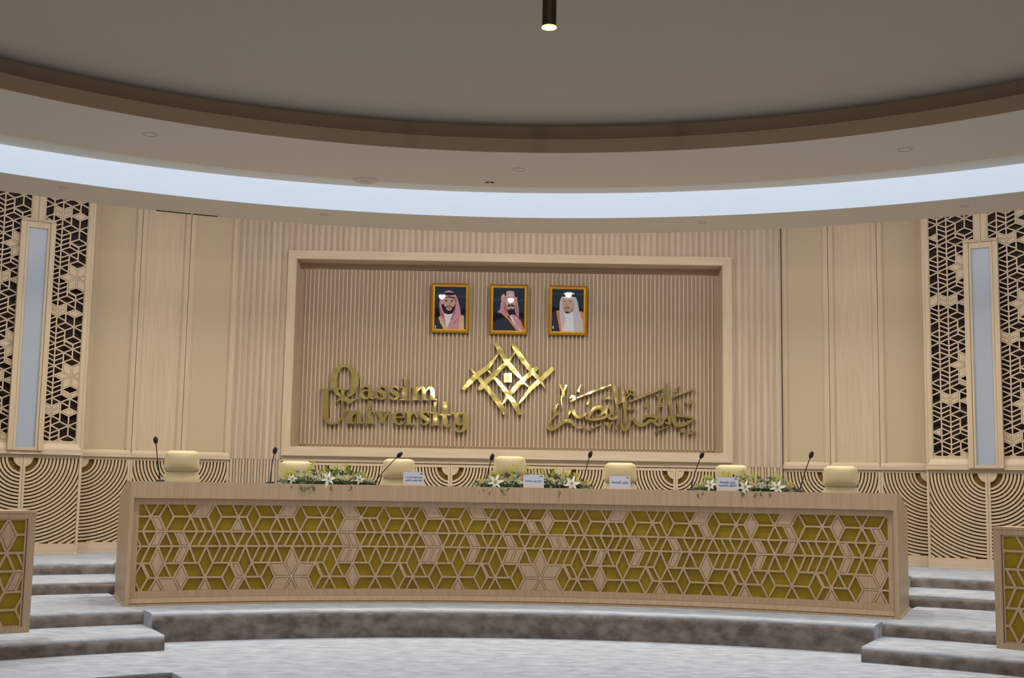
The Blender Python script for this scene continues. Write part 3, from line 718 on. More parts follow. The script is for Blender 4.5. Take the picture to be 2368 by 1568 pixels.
def esse(sg, dx, dy):
    for P in ([(1403, 600, 26), (1380, 562, 36), (1320, 552, 42), (1268, 582, 66), (1275, 632, 84), (1330, 672, 90), (1385, 720, 86), (1382, 775, 66), (1320, 808, 42), (1265, 785, 36), (1243, 740, 22)],): sg.st([(x+dx, y+dy, w) for x, y, w in P])
    sg.bar(1406+dx, 545+dy, 1404+dx, 635+dy, 13).bar(1245+dx, 740+dy, 1238+dx, 828+dy, 13)
esse(s, 0, 0); s.out('letter', lat); esse(s, 256, 5); s.out('letter', lat)
s = Sign(*B)
s.bar(372, 365, 372, 675, 105).bar(255, 368, 380, 368, 30).bar(250, 672, 490, 672, 26).poly([(345, 125), (440, 120), (408, 350), (368, 350)]).out('letter', lat)
s.bar(632, 365, 632, 672, 105).bar(535, 370, 640, 370, 30)
s.st([(680, 480, 16), (735, 400, 46), (795, 378, 70), (835, 450, 95), (837, 675, 95)]).st([(880, 480, 16), (940, 400, 46), (1000, 378, 70), (1043, 450, 100), (1045, 675, 100)])
s.bar(535, 674, 740, 674, 24).bar(785, 674, 935, 674, 24).bar(985, 674, 1150, 674, 24).out('letter', lat)
s = Sign(*A)
s.bar(695, 1045, 695, 1290, 95).bar(605, 1050, 700, 1050, 28).st([(735, 1150, 16), (790, 1082, 50), (845, 1068, 78), (870, 1130, 95), (872, 1290, 95)]).bar(610, 1290, 790, 1290, 26).bar(822, 1290, 972, 1290, 26).out('letter', lat)
s.bar(1080, 1050, 1080, 1300, 82).bar(1008, 1060, 1150, 1060, 26).bar(1000, 1295, 1182, 1295, 26).poly([(1065, 840), (1130, 840), (1105, 1050), (1073, 1050)]).out('letter', lat)
s.poly([(1205, 1055), (1310, 1055), (1375, 1195), (1432, 1060), (1485, 1060), (1345, 1325)]).bar(1185, 1058, 1345, 1058, 20).bar(1395, 1060, 1500, 1060, 18).out('letter', lat)
s = Sign(*B)
s.bar(140, 1095, 370, 1095, 30).st([(345, 1100, 32), (345, 1025, 46), (290, 978, 45), (215, 972, 48), (138, 1020, 82), (112, 1110, 92), (140, 1200, 85), (210, 1258, 46), (300, 1250, 38), (375, 1190, 16)]).out('letter', lat)
s.bar(475, 965, 475, 1265, 105).bar(385, 975, 480, 975, 28).st([(520, 1070, 16), (555, 1005, 42), (615, 990, 52), (655, 1040, 46), (672, 1112, 26)]).bar(684, 935, 660, 1010, 15).bar(385, 1268, 622, 1268, 26).out('letter', lat)
s2 = Sign(*A, nudge=(99.6, 47.5)); 
def shift_s(): esse(s2, 0, 100)
shift_s(); s2.out('letter', lat)
s.bar(1112, 980, 1112, 1285, 108).bar(1005, 985, 1170, 985, 28).bar(1003, 1283, 1226, 1283, 26).poly([(1078, 725), (1150, 725), (1128, 970), (1106, 970)]).out('letter', lat)
s.st([(1350, 715, 105), (1346, 950, 105), (1340, 1180, 105), (1362, 1285, 85), (1420, 1318, 45), (1475, 1265, 16)]).bar(1215, 1030, 1485, 1035, 38).out('letter', lat)
s.st([(1628, 995, 108), (1625, 1150, 105), (1660, 1245, 85), (1725, 1268, 52), (1785, 1235, 30)]).st([(1838, 995, 108), (1838, 1250, 112), (1820, 1365, 105), (1750, 1430, 66), (1665, 1435, 60), (1615, 1395, 45), (1640, 1362, 28), (1690, 1385, 24)])
s.bar(1515, 1000, 1690, 1000, 32).bar(1728, 1000, 1900, 1000, 30).out('letter', lat)
emb = sign_root('wall_emblem', 'gold emblem of crossed bars round a small square under the portraits', 1175, 962)
s = Sign(1060, 780, 8.252)
for P in ([(712, 105, 60), (735, 150, 84), (900, 430, 98), (1060, 630, 92), (1205, 795, 50)], [(1035, 115, 60), (1060, 165, 86), (1230, 430, 98), (1410, 655, 86), (1560, 830, 60), (1668, 985, 8)],
          [(85, 995, 62), (125, 955, 88), (340, 735, 98), (560, 565, 84), (772, 300, 24)], [(385, 1000, 55), (420, 970, 84), (500, 880, 96), (700, 700, 92), (900, 500, 70), (975, 425, 46), (1085, 290, 14)],
          [(222, 585, 8), (340, 720, 55), (500, 910, 90), (750, 1225, 98), (860, 1400, 90), (870, 1470, 45)], [(530, 595, 12), (700, 780, 56), (850, 965, 88), (980, 1130, 92), (1150, 1410, 92), (1178, 1480, 55)],
          [(1515, 575, 55), (1480, 600, 84), (1400, 675, 92), (1200, 850, 90), (980, 1085, 84), (845, 1270, 26)], [(1805, 580, 58), (1770, 620, 88), (1580, 805, 92), (1380, 985, 80), (1145, 1285, 24)], [(1200, 840, 50), (1290, 905, 36), (1380, 980, 24)]):
    s.st(P); s.out('bar', emb)
s.poly([(868, 685), (1022, 685), (1018, 862), (872, 860)]); s.out('square', emb)
ar = sign_root('wall_calligraphy', 'gold raised Arabic calligraphy at the right of the niche', 1440, 1008)
s = Sign(1255, 870, 6.4)
words = [
 [[(232, 402, 6), (195, 450, 34), (180, 505, 42), (200, 545, 40), (228, 530, 18)], [(225, 555, 24), (150, 612, 24), (98, 690, 32), (82, 755, 42), (120, 792, 44), (190, 765, 46), (270, 700, 50), (350, 662, 54), (420, 668, 64), (475, 738, 26)]],
 [[(368, 622, 22), (388, 560, 26), (412, 515, 44), (450, 515, 58), (480, 580, 50), (540, 608, 46), (600, 585, 38), (648, 540, 14)]],
 [[(622, 565, 16), (648, 650, 22)], [(645, 610, 26), (710, 640, 36), (800, 636, 42), (900, 612, 48), (965, 585, 40)], [(690, 612, 34), (710, 545, 48), (770, 480, 54), (840, 462, 56), (888, 500, 58), (880, 555, 44), (800, 600, 26)]],
 [[(952, 592, 34), (938, 520, 42), (955, 460, 46), (990, 455, 48), (1018, 520, 44), (1005, 570, 34), (960, 572, 20)], [(965, 580, 36), (1000, 622, 46), (1050, 630, 44), (1098, 600, 42), (1118, 580, 14)]],
 [[(1047, 112, 6), (1062, 180, 52), (1082, 320, 44), (1102, 450, 38), (1114, 588, 14)]],
 [[(1157, 122, 6), (1184, 220, 46), (1203, 400, 46), (1221, 560, 42), (1215, 702, 6)]],
 [[(1160, 625, 10), (1172, 735, 32), (1214, 800, 44), (1268, 745, 40), (1310, 625, 22)], [(1305, 630, 22), (1348, 640, 48), (1400, 702, 56), (1460, 728, 46), (1540, 695, 46), (1600, 650, 44), (1660, 690, 46), (1720, 722, 44), (1780, 680, 40)]],
 [[(1480, 658, 6), (1520, 602, 44), (1585, 590, 38), (1660, 602, 44), (1682, 640, 36), (1615, 668, 22)]],
 [[(1775, 688, 30), (1810, 620, 40), (1858, 600, 40), (1880, 660, 44), (1868, 705, 34), (1810, 680, 22)]],
 [[(1838, 100, 6), (1856, 250, 44), (1880, 400, 42), (1902, 560, 30), (1928, 665, 30), (1958, 735, 26), (1970, 788, 6)]],
 [[(1985, 575, 46), (2100, 590, 42), (2245, 622, 26)], [(2252, 630, 22), (2150, 685, 46), (2060, 728, 50), (1985, 722, 46), (1948, 660, 36), (1962, 570, 28)]],
 [[(505, 322, 8), (700, 245, 30), (1012, 128, 18)]], [[(1275, 382, 8), (1500, 292, 30), (1778, 182, 18)]], [[(1930, 312, 12), (2010, 272, 26), (2248, 188, 12)]],
 [[(652, 806, 6), (870, 704, 12)]], [[(1656, 828, 6), (1886, 734, 16)]],
 [[(255, 128, 28), (298, 225, 34), (302, 285, 40), (275, 335, 24), (290, 492, 4)], [(348, 128, 30), (328, 190, 30), (302, 235, 18)]],
 [[(400, 372, 20), (440, 362, 40), (468, 325, 44), (440, 300, 34), (402, 328, 22)], [(428, 282, 16), (424, 318, 16)]],
 [[(566, 128, 4), (537, 185, 24), (522, 232, 44)]], [[(702, 322, 4), (676, 380, 24), (665, 425, 44)]], [[(1556, 358, 4), (1528, 415, 26), (1540, 468, 48)]],
 [[(2012, 130, 4), (1968, 190, 24), (1972, 235, 42)]], [[(1132, 688, 4), (1092, 745, 20), (1098, 808, 28)]],
 [[(1262, 262, 26), (1258, 215, 28), (1295, 195, 28), (1342, 222, 28), (1338, 275, 26), (1290, 268, 20), (1200, 352, 18), (1120, 408, 16)], [(1298, 215, 12), (1298, 260, 12)]],
 [[(1688, 265, 36), (1725, 340, 32), (1740, 398, 28), (1758, 438, 42), (1718, 455, 22), (1722, 540, 20), (1735, 632, 4)], [(1778, 248, 28), (1762, 290, 22), (1742, 350, 12)]],
 [[(938, 685, 44), (975, 740, 40), (992, 804, 6)], [(1052, 678, 28), (1015, 695, 26), (985, 785, 10)]],
 [[(2110, 372, 10), (2142, 405, 30), (2167, 484, 4)], [(2218, 350, 18), (2205, 388, 26), (2158, 415, 12)]],
 [[(1990, 318, 6), (2002, 400, 30), (2016, 480, 26), (2005, 552, 6)]],
 [[(2262, 798, 4), (2215, 832, 26), (2178, 845, 32), (2172, 802, 30), (2205, 786, 22)]]]
for i, g_ in enumerate(words):
    for P in g_: s.st(P)
    s.out('letter' if i < 11 else 'vowel_mark', ar)
for x, y, r in ((925, 325, 38), (985, 325, 38), (1283, 482, 38), (1345, 475, 36), (550, 757, 38), (612, 750, 36)):
    s.dia(x, y, r); s.out('dot', ar)
s.poly([(2045, 770), (2108, 768), (2105, 838), (2042, 835)]); s.out('dot', ar)

# ------------------------------------------------------------------ portraits
def flat(name, c, r=.35): return mat(name, c, .7, coat=.9, spec=.05)
pm = {k: flat('print_'+k, c) for k, c in dict(bg=(.022, .035, .055), rose=(.52, .26, .33), rose2=(.38, .13, .17), white=(.62, .66, .70), skin=(.50, .33, .26), skin2=(.36, .2, .15), black=(.012, .012, .018),
      beard=(.025, .018, .022), robe=(.03, .038, .055), gold=(.60, .42, .24), orange=(.55, .24, .10), grey=(.50, .46, .52), lip=(.42, .16, .15), band=(.05, .06, .08)).items()}
pk = list(pm)
def portrait(corners, crop, label, layers, lamp, dot):
    """corners: outer frame pixels tl,tr,br,bl; layers: (material, polygon) in crop pixels over the picture rect"""
    YP = YN-.08
    c = [on_y(x, y, YP) for x, y in corners]
    cx = sum(v.x for v in c)/4; cz = sum(v.z for v in c)/4
    w = ((c[1].x-c[0].x)+(c[2].x-c[3].x))/2; h = ((c[0].z-c[3].z)+(c[1].z-c[2].z))/2
    d = on_y(dot[0], dot[1], YP)      # where the lamp mirrors in the glass: gives the lean of the frame
    nrm = ((CAMP-d).normalized()+(lamp-d).normalized()).normalized()
    y = -nrm; x = Vector((0, 0, 1)).cross(y)*-1; x = y.cross(Vector((0, 0, 1))).normalized(); z = x.cross(y).normalized()
    lean = abs(z.y)*h/2
    M = Matrix(((x.x, y.x, z.x, cx), (x.y, y.y, z.y, YP-lean), (x.z, y.z, z.z, cz), (0, 0, 0, 1)))
    t = thing('framed_portrait', label, 'picture', M=M, group='framed portraits in the niche')
    bz = .058
    f = MB()
    W2, H2 = w/2, h/2
    def ringf(a, b, y0, y1, y2):
        for s_ in range(4):
            P = [(-1, 1), (1, 1), (1, -1), (-1, -1)]; p, q = P[s_], P[(s_+1) % 4]
            o1, o2 = (p[0]*(W2-a), p[1]*(H2-a)), (q[0]*(W2-a), q[1]*(H2-a)); i1, i2 = (p[0]*(W2-b), p[1]*(H2-b)), (q[0]*(W2-b), q[1]*(H2-b))
            f.hexa([(o1[0], .012, o1[1]), (o2[0], .012, o2[1]), (i2[0], .012, i2[1]), (i1[0], .012, i1[1]), (o1[0], y0, o1[1]), (o2[0], y0, o2[1]), (i2[0], y1, i2[1]), (i1[0], y1, i1[1])])
    ringf(0, .016, -.014, -.024, 0); ringf(.016, .027, -.024, -.012, 0); ringf(.027, .034, -.007, -.007, 0); ringf(.034, bz, -.005, -.003, 0)
    f.build('frame', framegold, t)
    b = MB(); st = .0235
    nx = int((w-2*.045)/st); nz = int((h-2*.045)/st)
    for i in range(nx+1):
        for s_ in (-1, 1): b.sph((-(W2-.045)+i*(w-.09)/nx, -.008, s_*(H2-.043)), .0085, n=6, m=4)
    for i in range(1, nz):
        for s_ in (-1, 1): b.sph((s_*(W2-.043), -.008, -(H2-.045)+i*(h-.09)/nz), .0085, n=6, m=4)
    b.build('bead_moulding', beadgold, t, smooth=True)
    p_ = MB(); x0, y0, x1, y1 = crop
    def mp(px, py, k): return ((px-x0)/(x1-x0)*(w-2*bz)-(W2-bz), .002-k*.00005, (H2-bz)-(py-y0)/(y1-y0)*(h-2*bz))
    L = [('bg', [(x0, y0), (x1, y0), (x1, y1), (x0, y1)])]+layers
    for k, (mn, P) in enumerate(L):
        P = [(min(max(a, x0), x1), min(max(b_, y0), y1)) for a, b_ in P]
        p_.add([mp(a, b_, k) for a, b_ in P], [tuple(range(len(P)))], pk.index(mn))
    p_.build('picture', [pm[k] for k in pk], t)
    MB().tube([(0, .0, H2-.002), (0, .0, H2+.012)], .008, 8).build('hanger', chrome, t)
    return t
def ell(cx, cy, rx, ry, a0=0, a1=360, n=18): return [(cx+rx*cos(radians(a0+(a1-a0)*i/n)), cy+ry*sin(radians(a0+(a1-a0)*i/n))) for i in range(n+(a1-a0 < 360))]
portrait([(998, 656), (1086, 657), (1085, 770), (996, 769)], (50, 260, 870, 1345), 'gilt framed portrait of a bearded person in red and white headdress, leftmost',
 [('black', [(50, 820), (870, 820), (870, 1000), (50, 1060)]), ('robe', [(50, 1080), (150, 1040), (300, 1345), (50, 1345)]), ('robe', [(740, 980), (870, 1000), (870, 1345), (760, 1345)]),
  ('gold', [(155, 1040), (215, 1010), (330, 1200), (400, 1345), (300, 1345), (200, 1180)]), ('gold', [(730, 985), (820, 985), (835, 1345), (690, 1345), (700, 1050)]),
  ('white', [(300, 940), (560, 930), (520, 1100), (400, 1345), (370, 1280), (330, 1150)]),
  ('rose', [(285, 430), (330, 370), (430, 345), (520, 380), (600, 470), (650, 560), (700, 720), (730, 860), (745, 980), (720, 1060), (700, 1200), (690, 1345), (380, 1345), (440, 1170), (520, 960), (600, 760), (590, 600), (560, 520), (430, 500), (300, 530), (270, 700), (240, 760), (300, 940), (350, 1150), (330, 1250), (215, 1040), (185, 900), (170, 700), (200, 540), (260, 450)]),
  ('rose2', [(600, 810), (560, 900), (470, 1130), (500, 1110), (590, 930)]), ('rose2', [(640, 1080), (560, 1170), (530, 1240), (600, 1170), (690, 1040)]), ('rose2', [(190, 760), (240, 900), (290, 960), (300, 1080), (215, 1000), (180, 860)]), ('rose2', [(560, 490), (630, 600), (600, 720), (560, 640)]),
  ('black', ell(415, 445, 165, 34, 10, 170)+ell(415, 430, 165, 26, 170, 370)),
  ('skin', [(285, 560), (420, 535), (560, 560), (590, 680), (575, 800), (500, 930), (370, 930), (285, 800), (265, 680)]),
  ('beard', [(225, 720), (275, 700), (330, 780), (380, 740), (480, 735), (540, 790), (590, 700), (600, 780), (560, 880), (500, 950), (400, 965), (320, 940), (260, 860)]),
  ('skin', [(300, 600), (560, 600), (565, 700), (510, 770), (470, 745), (390, 745), (340, 780), (290, 710)]), ('skin', ell(430, 815, 78, 52)), ('lip', ell(432, 812, 46, 24)),
  ('beard', [(300, 590), (390, 600), (385, 620), (305, 608)]), ('beard', [(455, 605), (545, 590), (545, 608), (460, 622)]), ('beard', ell(345, 630, 30, 12)), ('beard', ell(502, 632, 30, 12)), ('skin2', [(440, 620), (470, 720), (410, 725), (425, 690)]),
  ('white', ell(80, 1280, 18, 20)), ('white', [(70, 1305), (92, 1305), (92, 1330), (70, 1330)])], LAMPS[0], (1023, 684))
portrait([(1133, 658), (1222, 660), (1220, 774), (1131, 772)], (220, 295, 1050, 1385), 'gilt framed portrait of a moustached person in red headdress, the middle one',
 [('black', [(220, 930), (1050, 935), (1050, 1150), (220, 1150)]), ('robe', [(220, 1150), (560, 1050), (870, 1385), (220, 1385)]), ('robe', [(900, 1000), (1050, 1100), (1050, 1385), (1000, 1300)]),
  ('orange', [(440, 950), (560, 960), (760, 1180), (900, 1385), (850, 1385), (620, 1100)]), ('orange', [(890, 1060), (960, 1130), (1050, 1345), (1050, 1385), (990, 1385), (900, 1200)]),
  ('rose', [(760, 960), (900, 1060), (1000, 1385), (870, 1385), (760, 1200), (650, 1010)]), ('white', [(655, 1000), (710, 980), (760, 1090), (830, 1240), (800, 1230), (700, 1090)]), ('white', [(840, 1250), (880, 1290), (990, 1385), (950, 1385)]),
  ('gold', [(425, 590), (435, 500), (500, 440), (530, 460), (520, 560), (470, 600)]), ('gold', [(565, 380), (640, 365), (760, 375), (775, 420), (560, 420)]), ('black', [(510, 430), (560, 400), (575, 500), (530, 520)]),
  ('rose', [(570, 400), (770, 400), (780, 510), (850, 530), (870, 680), (900, 860), (900, 1040), (840, 1000), (800, 880), (800, 700), (760, 560), (620, 540), (540, 590), (530, 720), (590, 880), (660, 1010), (600, 1000), (460, 950), (340, 920), (410, 830), (420, 680), (450, 560), (540, 520)]),
  ('rose2', [(500, 640), (540, 800), (600, 960), (560, 950), (500, 800)]), ('rose2', [(830, 640), (860, 820), (880, 1000), (850, 960), (820, 800)]),
  ('skin', [(545, 590), (620, 550), (760, 560), (800, 680), (790, 800), (740, 880), (650, 890), (580, 820), (540, 700)]), ('grey', ell(680, 470, 80, 50)),
  ('beard', [(590, 760), (640, 710), (690, 722), (740, 710), (785, 750), (770, 775), (690, 745), (620, 778)]), ('lip', ell(690, 775, 48, 14)), ('beard', [(660, 830), (730, 825), (780, 860), (790, 960), (660, 970), (600, 900)]),
  ('beard', ell(605, 620, 34, 10)), ('beard', ell(770, 615, 24, 9)), ('skin2', [(690, 640), (720, 710), (670, 712)])], LAMPS[1], (1181, 692))
portrait([(1269, 661), (1358, 663), (1357, 776), (1267, 774)], (235, 320, 1055, 1430), 'gilt framed portrait of a person in plain white headdress, the rightmost',
 [('black', [(235, 800), (1055, 830), (1055, 900), (235, 930)]), ('robe', [(235, 940), (340, 890), (520, 1430), (235, 1430)]), ('orange', [(345, 890), (440, 870), (470, 1200), (520, 1430), (450, 1430), (400, 1180)]), ('orange', [(940, 890), (1030, 900), (1055, 960), (1055, 1200), (1000, 1020)]),
  ('white', [(520, 900), (800, 900), (900, 1200), (1050, 1430), (500, 1430), (470, 1200)]), ('grey', [(480, 520), (850, 520), (900, 660), (940, 880), (1000, 1030), (1050, 1180), (1050, 1430), (820, 1430), (790, 1100), (780, 900), (810, 720), (760, 640), (770, 560), (500, 545), (510, 760), (540, 920), (600, 1100), (520, 1400), (450, 1160), (430, 800), (435, 640)]),
  ('white', ell(672, 440, 140, 45, 180, 360)+[(800, 462), (540, 462)]), ('black', [(500, 470), (560, 455), (780, 455), (850, 475), (850, 520), (700, 500), (500, 520)]), ('white', [(480, 540), (500, 520), (640, 508), (770, 515), (760, 560), (630, 575), (520, 550)]),
  ('skin', [(505, 560), (760, 560), (760, 640), (800, 720), (790, 850), (740, 930), (650, 970), (570, 930), (520, 850), (505, 720)]), ('skin2', [(700, 900), (790, 800), (790, 860), (730, 940), (650, 970), (600, 950)]),
  ('beard', [(550, 800), (600, 795), (660, 790), (705, 805), (690, 822), (620, 808), (560, 822)]), ('lip', ell(625, 850, 56, 20)), ('beard', [(555, 915), (610, 900), (690, 912), (650, 950), (600, 950)]),
  ('beard', ell(555, 640, 34, 9)), ('beard', ell(712, 640, 34, 9)), ('grey', ell(555, 618, 36, 8)), ('skin2', [(610, 650), (640, 770), (580, 770)]), ('white', ell(270, 1318, 18, 22)), ('white', [(258, 1340), (284, 1340), (284, 1366), (258, 1366)])], LAMPS[2], (1314, 680))

# ------------------------------------------------------------------ chairs
def cushion(mb, xb, xt, z0, z1, y0, y1, bulge, n=14):
    """padded trapezoid, half width xb at z0 and xt at z1, front face at y0 bulging towards -y"""
    vs, fs = [], []
    for side in (0, 1):
        for j in range(n+1):
            for i in range(n+1):
                u, v = i/n*2-1, j/n*2-1; u = math.copysign(abs(u)**.7, u); v = math.copysign(abs(v)**.7, v)
                e = (1-abs(u)**7)*(1-abs(v)**7); hx = xb+(xt-xb)*(v+1)/2
                r = .055*(abs(u)**8)*(abs(v)**8)
                x = u*(hx-r*.6); z = (z0+z1)/2+v*((z1-z0)/2-r*.5)
                ym = (y0+y1)/2
                y = ym+(y0-ym)*(.35+.65*e)-bulge*(1-u*u)*(1-v*v)*e if side == 0 else ym+(y1-ym)*(.35+.65*e)
                vs.append((x, y, z))
    m_ = (n+1)**2
    for j in range(n):
        for i in range(n):
            a = j*(n+1)+i; fs += [(a, a+1, a+n+2, a+n+1), (m_+a, m_+a+n+1, m_+a+n+2, m_+a+1)]
    ring = [i for i in range(n+1)]+[j*(n+1)+n for j in range(1, n+1)]+[n*(n+1)+i for i in range(n-1, -1, -1)]+[j*(n+1) for j in range(n-1, 0, -1)]
    for a, b in zip(ring, ring[1:]+ring[:1]): fs.append((a, m_+a, m_+b, b))
    mb.add(vs, fs)
def make_chair():
    t = thing('conference_chair', '', 'chair', group='chairs behind the head table')
    b = MB(); cushion(b, .262, .238, .50, 1.272, .20, .27, .012); b.build('lower_backrest', leather, t, smooth=True)
    h = MB(); cushion(h, .240, .213, 1.262, 1.54, .188, .275, .018); h.build('headrest', leather, t, smooth=True)
    s_ = MB(); cushion(s_, .27, .26, -.26, .24, -.49, -.38, .015)
    o = s_.build('seat', leather, t, smooth=True); o.rotation_euler = (-pi/2, 0, 0)
    for sg in (-1, 1):
        a = MB(); a.tube([(sg*.28, .16, .50), (sg*.33, .16, .60), (sg*.33, .10, .70), (sg*.33, -.16, .70), (sg*.33, -.22, .62), (sg*.28, -.16, .44)], .014, 8); a.box(sg*.33-.03, sg*.33+.03, -.18, .12, .705, .735); a.build('armrest', stemm, t)
    MB().tube([(0, 0, .10), (0, 0, .38)], .03, 12).build('gas_column', chrome, t)
    for k in range(5):
        a = 2*pi*k/5+.3; MB().tube([(0, 0, .11), (.15*cos(a), .15*sin(a), .10), (.30*cos(a), .30*sin(a), .075)], [.03, .024, .018], 8).build('leg', chrome, t)
        c = MB(); c.tube([(.30*cos(a)-.02*sin(a), .30*sin(a)+.02*cos(a), .03), (.30*cos(a)+.02*sin(a), .30*sin(a)-.02*cos(a), .03)], .03, 12); c.build('caster', black, t)
    return t
ch = [(419, 1042, 'at the left end, in front of the arc panels', 79), (684, 1058, 'second from the left, behind the left flowers', 76), (922, 1053, 'third from the left, behind a name plate', 74), (1179, 1047, 'at the middle, the highest one', 73),
      (1435, 1062, 'third from the right, behind a name plate', 74), (1693, 1067, 'second from the right, behind the right flowers', 74), (1945, 1069, 'at the right end, clear of the flowers', 78)]
proto = make_chair()
for i, (px, py, wh, wp) in enumerate(ch):
    lab = 'cream high backed chair, '+wh
    R = 11.2
    p = on_r(px, 1090, R); th = th_of(p); ztop = on_r(px, py, R+.22).z
    o = proto if i == 0 else dup(proto)
    o['label'] = lab; o.location = (p.x, p.y, .60); o.rotation_euler = (0, 0, -th*.6)
    dz = ztop-.60-1.54
    for c in o.children:       # the gas lift sets each seat a little higher or lower
        if c.name.split('.')[0] in ('lower_backrest', 'headrest', 'seat', 'armrest'): c.location.z += dz

# ------------------------------------------------------------------ things on the table top
ZTOP = 1.68
def mic(base, head, label, bend=0, rr_=9.32):
    b = on_r(base[0], base[1], rr_); b.z = ZTOP
    h = on_y(head[0], head[1], b.y-.02)
    t = thing('gooseneck_microphone', label, 'microphone', (b.x, b.y, ZTOP), 0, 'gooseneck microphones on the table')
    v = h-b; s = 1 if v.x >= 0 else -1
    mid = b+v*.55+Vector((bend*1.0, 0, 0)); pts = []
    for i in range(15):
        q = i/14; pts.append((b*(1-q)**2+mid*2*q*(1-q)+h*q*q)-b)
    g = MB(); g.tube(pts, [.0075]*5+[.0055]*10, 8); g.build('gooseneck', stemm, t, smooth=True)
    d = (pts[-1]-pts[-2]).normalized(); M = d.to_track_quat('Z', 'Y').to_matrix()
    MB().sph(pts[-1], .027, .027, .045, 12, 8, M=M).build('windscreen', black, t, smooth=True)
    MB().lathe([(.05, 0), (.05, .012), (.03, .022), (.0005, .024)], 20).build('base', stemm, t)
mic((371, 1106), (360, 1018), 'black gooseneck microphone standing by the leftmost chair', -.005)
mic((625, 1114), (636, 1042), 'black gooseneck microphone left of the left flowers', -.02)
mic((862, 1114), (924, 1052), 'black gooseneck microphone leaning far right beside the left flowers', -.03)
mic((1120, 1122), (1138, 1057), 'short black gooseneck microphone rising from the left half of the middle flowers', -.01)
mic((1345, 1124), (1365, 1051), 'black gooseneck microphone at the right end of the middle flowers', -.01)
mic((1597, 1134), (1623, 1053), 'black gooseneck microphone left of the right flowers', -.03)
mic((1849, 1140), (1876, 1052), 'black gooseneck microphone beside the rightmost chair', -.02)

# arabic shaping with presentation forms (isolated, final, initial, medial)
AR = {'ا': (0xFE8D, 0xFE8E, 0, 0), 'ل': (0xFEDD, 0xFEDE, 0xFEDF, 0xFEE0), 'ج': (0xFE9D, 0xFE9E, 0xFE9F, 0xFEA0), 'م': (0xFEE1, 0xFEE2, 0xFEE3, 0xFEE4), 'ع': (0xFEC9, 0xFECA, 0xFECB, 0xFECC),
      'ة': (0xFE93, 0xFE94, 0, 0), 'و': (0xFEED, 0xFEEE, 0, 0), 'ك': (0xFED9, 0xFEDA, 0xFEDB, 0xFEDC), 'ي': (0xFEF1, 0xFEF2, 0xFEF3, 0xFEF4), 'ر': (0xFEAD, 0xFEAE, 0, 0), 'ئ': (0xFE89, 0xFE8A, 0xFE8B, 0xFE8C),
      'س': (0xFEB1, 0xFEB2, 0xFEB3, 0xFEB4), 'ش': (0xFEB5, 0xFEB6, 0xFEB7, 0xFEB8), 'ؤ': (0xFE85, 0xFE86, 0, 0), 'ن': (0xFEE5, 0xFEE6, 0xFEE7, 0xFEE8), 'ت': (0xFE95, 0xFE96, 0xFE97, 0xFE98), 'د': (0xFEA9, 0xFEAA, 0, 0),
      'ب': (0xFE8F, 0xFE90, 0xFE91, 0xFE92), 'ث': (0xFE99, 0xFE9A, 0xFE9B, 0xFE9C), 'ح': (0xFEA1, 0xFEA2, 0xFEA3, 0xFEA4)}
def shape(txt):
    out = []
    for wd in txt.split(' '):
        g = []
        for i, c in enumerate(wd):
            pj = i > 0 and AR[wd[i-1]][2] != 0; nj = i < len(wd)-1 and AR[c][2] != 0
            g.append(chr(AR[c][3] if pj and nj else AR[c][1] if pj else AR[c][2] if nj else AR[c][0]))
        out.append(''.join(g))
    return ' '.join(out)[::-1]
def text_mesh(txt, size):
    cu = bpy.data.curves.new('t', 'FONT'); cu.body = txt; cu.size = size; cu.align_x = 'CENTER'; cu.align_y = 'CENTER'; cu.extrude = .0004; cu.offset = .0007
    o = bpy.data.objects.new('t', cu); COL.objects.link(o); bpy.context.view_layer.update()
    me = bpy.data.meshes.new_from_object(o.evaluated_get(bpy.context.evaluated_depsgraph_get())); bpy.data.objects.remove(o); me.materials.clear(); me.materials.append(ink); return me
def plate(x0, x1, ytop, ybot, label, lines):
    R = RD+.06
    p = on_r((x0+x1)/2, (ytop+ybot)/2, R); w = (on_r(x1, 1110, R)-on_r(x0, 1110, R)).length
    h = on_r((x0+x1)/2, ytop, R).z-ZTOP
    t = thing('name_plate', label, 'sign', (p.x, p.y, ZTOP), -th_of(p)*.7, 'name plates on the table')
    MB().prism([(-w/2, -.035, 0), (-w/2, -.03, .022), (-w/2, .035, .022), (-w/2, .035, 0)], [(w/2, -.035, 0), (w/2, -.03, .022), (w/2, .035, .022), (w/2, .035, 0)]).build('base', rosegold, t)
    c = MB().prism([(-w/2+.002, -.02, .018), (-w/2+.002, .006, h), (-w/2+.002, .011, h), (-w/2+.002, -.014, .018)], [(w/2-.002, -.02, .018), (w/2-.002, .006, h), (w/2-.002, .011, h), (w/2-.002, -.014, .018)]).build('card', white, t)
    for i, l in enumerate(lines):
        o = bpy.data.objects.new('lettering', text_mesh(shape(l), .034 if len(lines) > 1 else .042)); COL.objects.link(o); o.parent = c
        zc = h*.52+(.018 if len(lines) > 1 else 0)-i*.036
        ww = max(v.co.x for v in o.data.vertices)-min(v.co.x for v in o.data.vertices) if o.data.vertices else 1
        sc = min(1, w*.78/ww)
        o.scale = (sc, sc, 1)
        o.location = (0, -.02+(zc-.018)/(h-.018)*.026-.0022, zc); o.rotation_euler = (radians(90)-.14, 0, 0)
    o = MB().box(w/2-.055, w/2-.015, -.0005, .0005, 0, .004).box(w/2-.045, w/2-.022, -.0005, .0005, .006, .010).build('printed_mark', ink, c); o.location = (0, -.0005+.006-.005, h-.022)
plate(932, 981, 1092, 1121, 'white name plate with two lines of Arabic, leftmost, standing clear of flowers', ['وكيل الجامعة للدراسات', 'العليا والبحث العلمي'])
plate(1210, 1258, 1098, 1128, 'white name plate standing in the gap of the middle flowers', ['معالي رئيس الجامعة'])
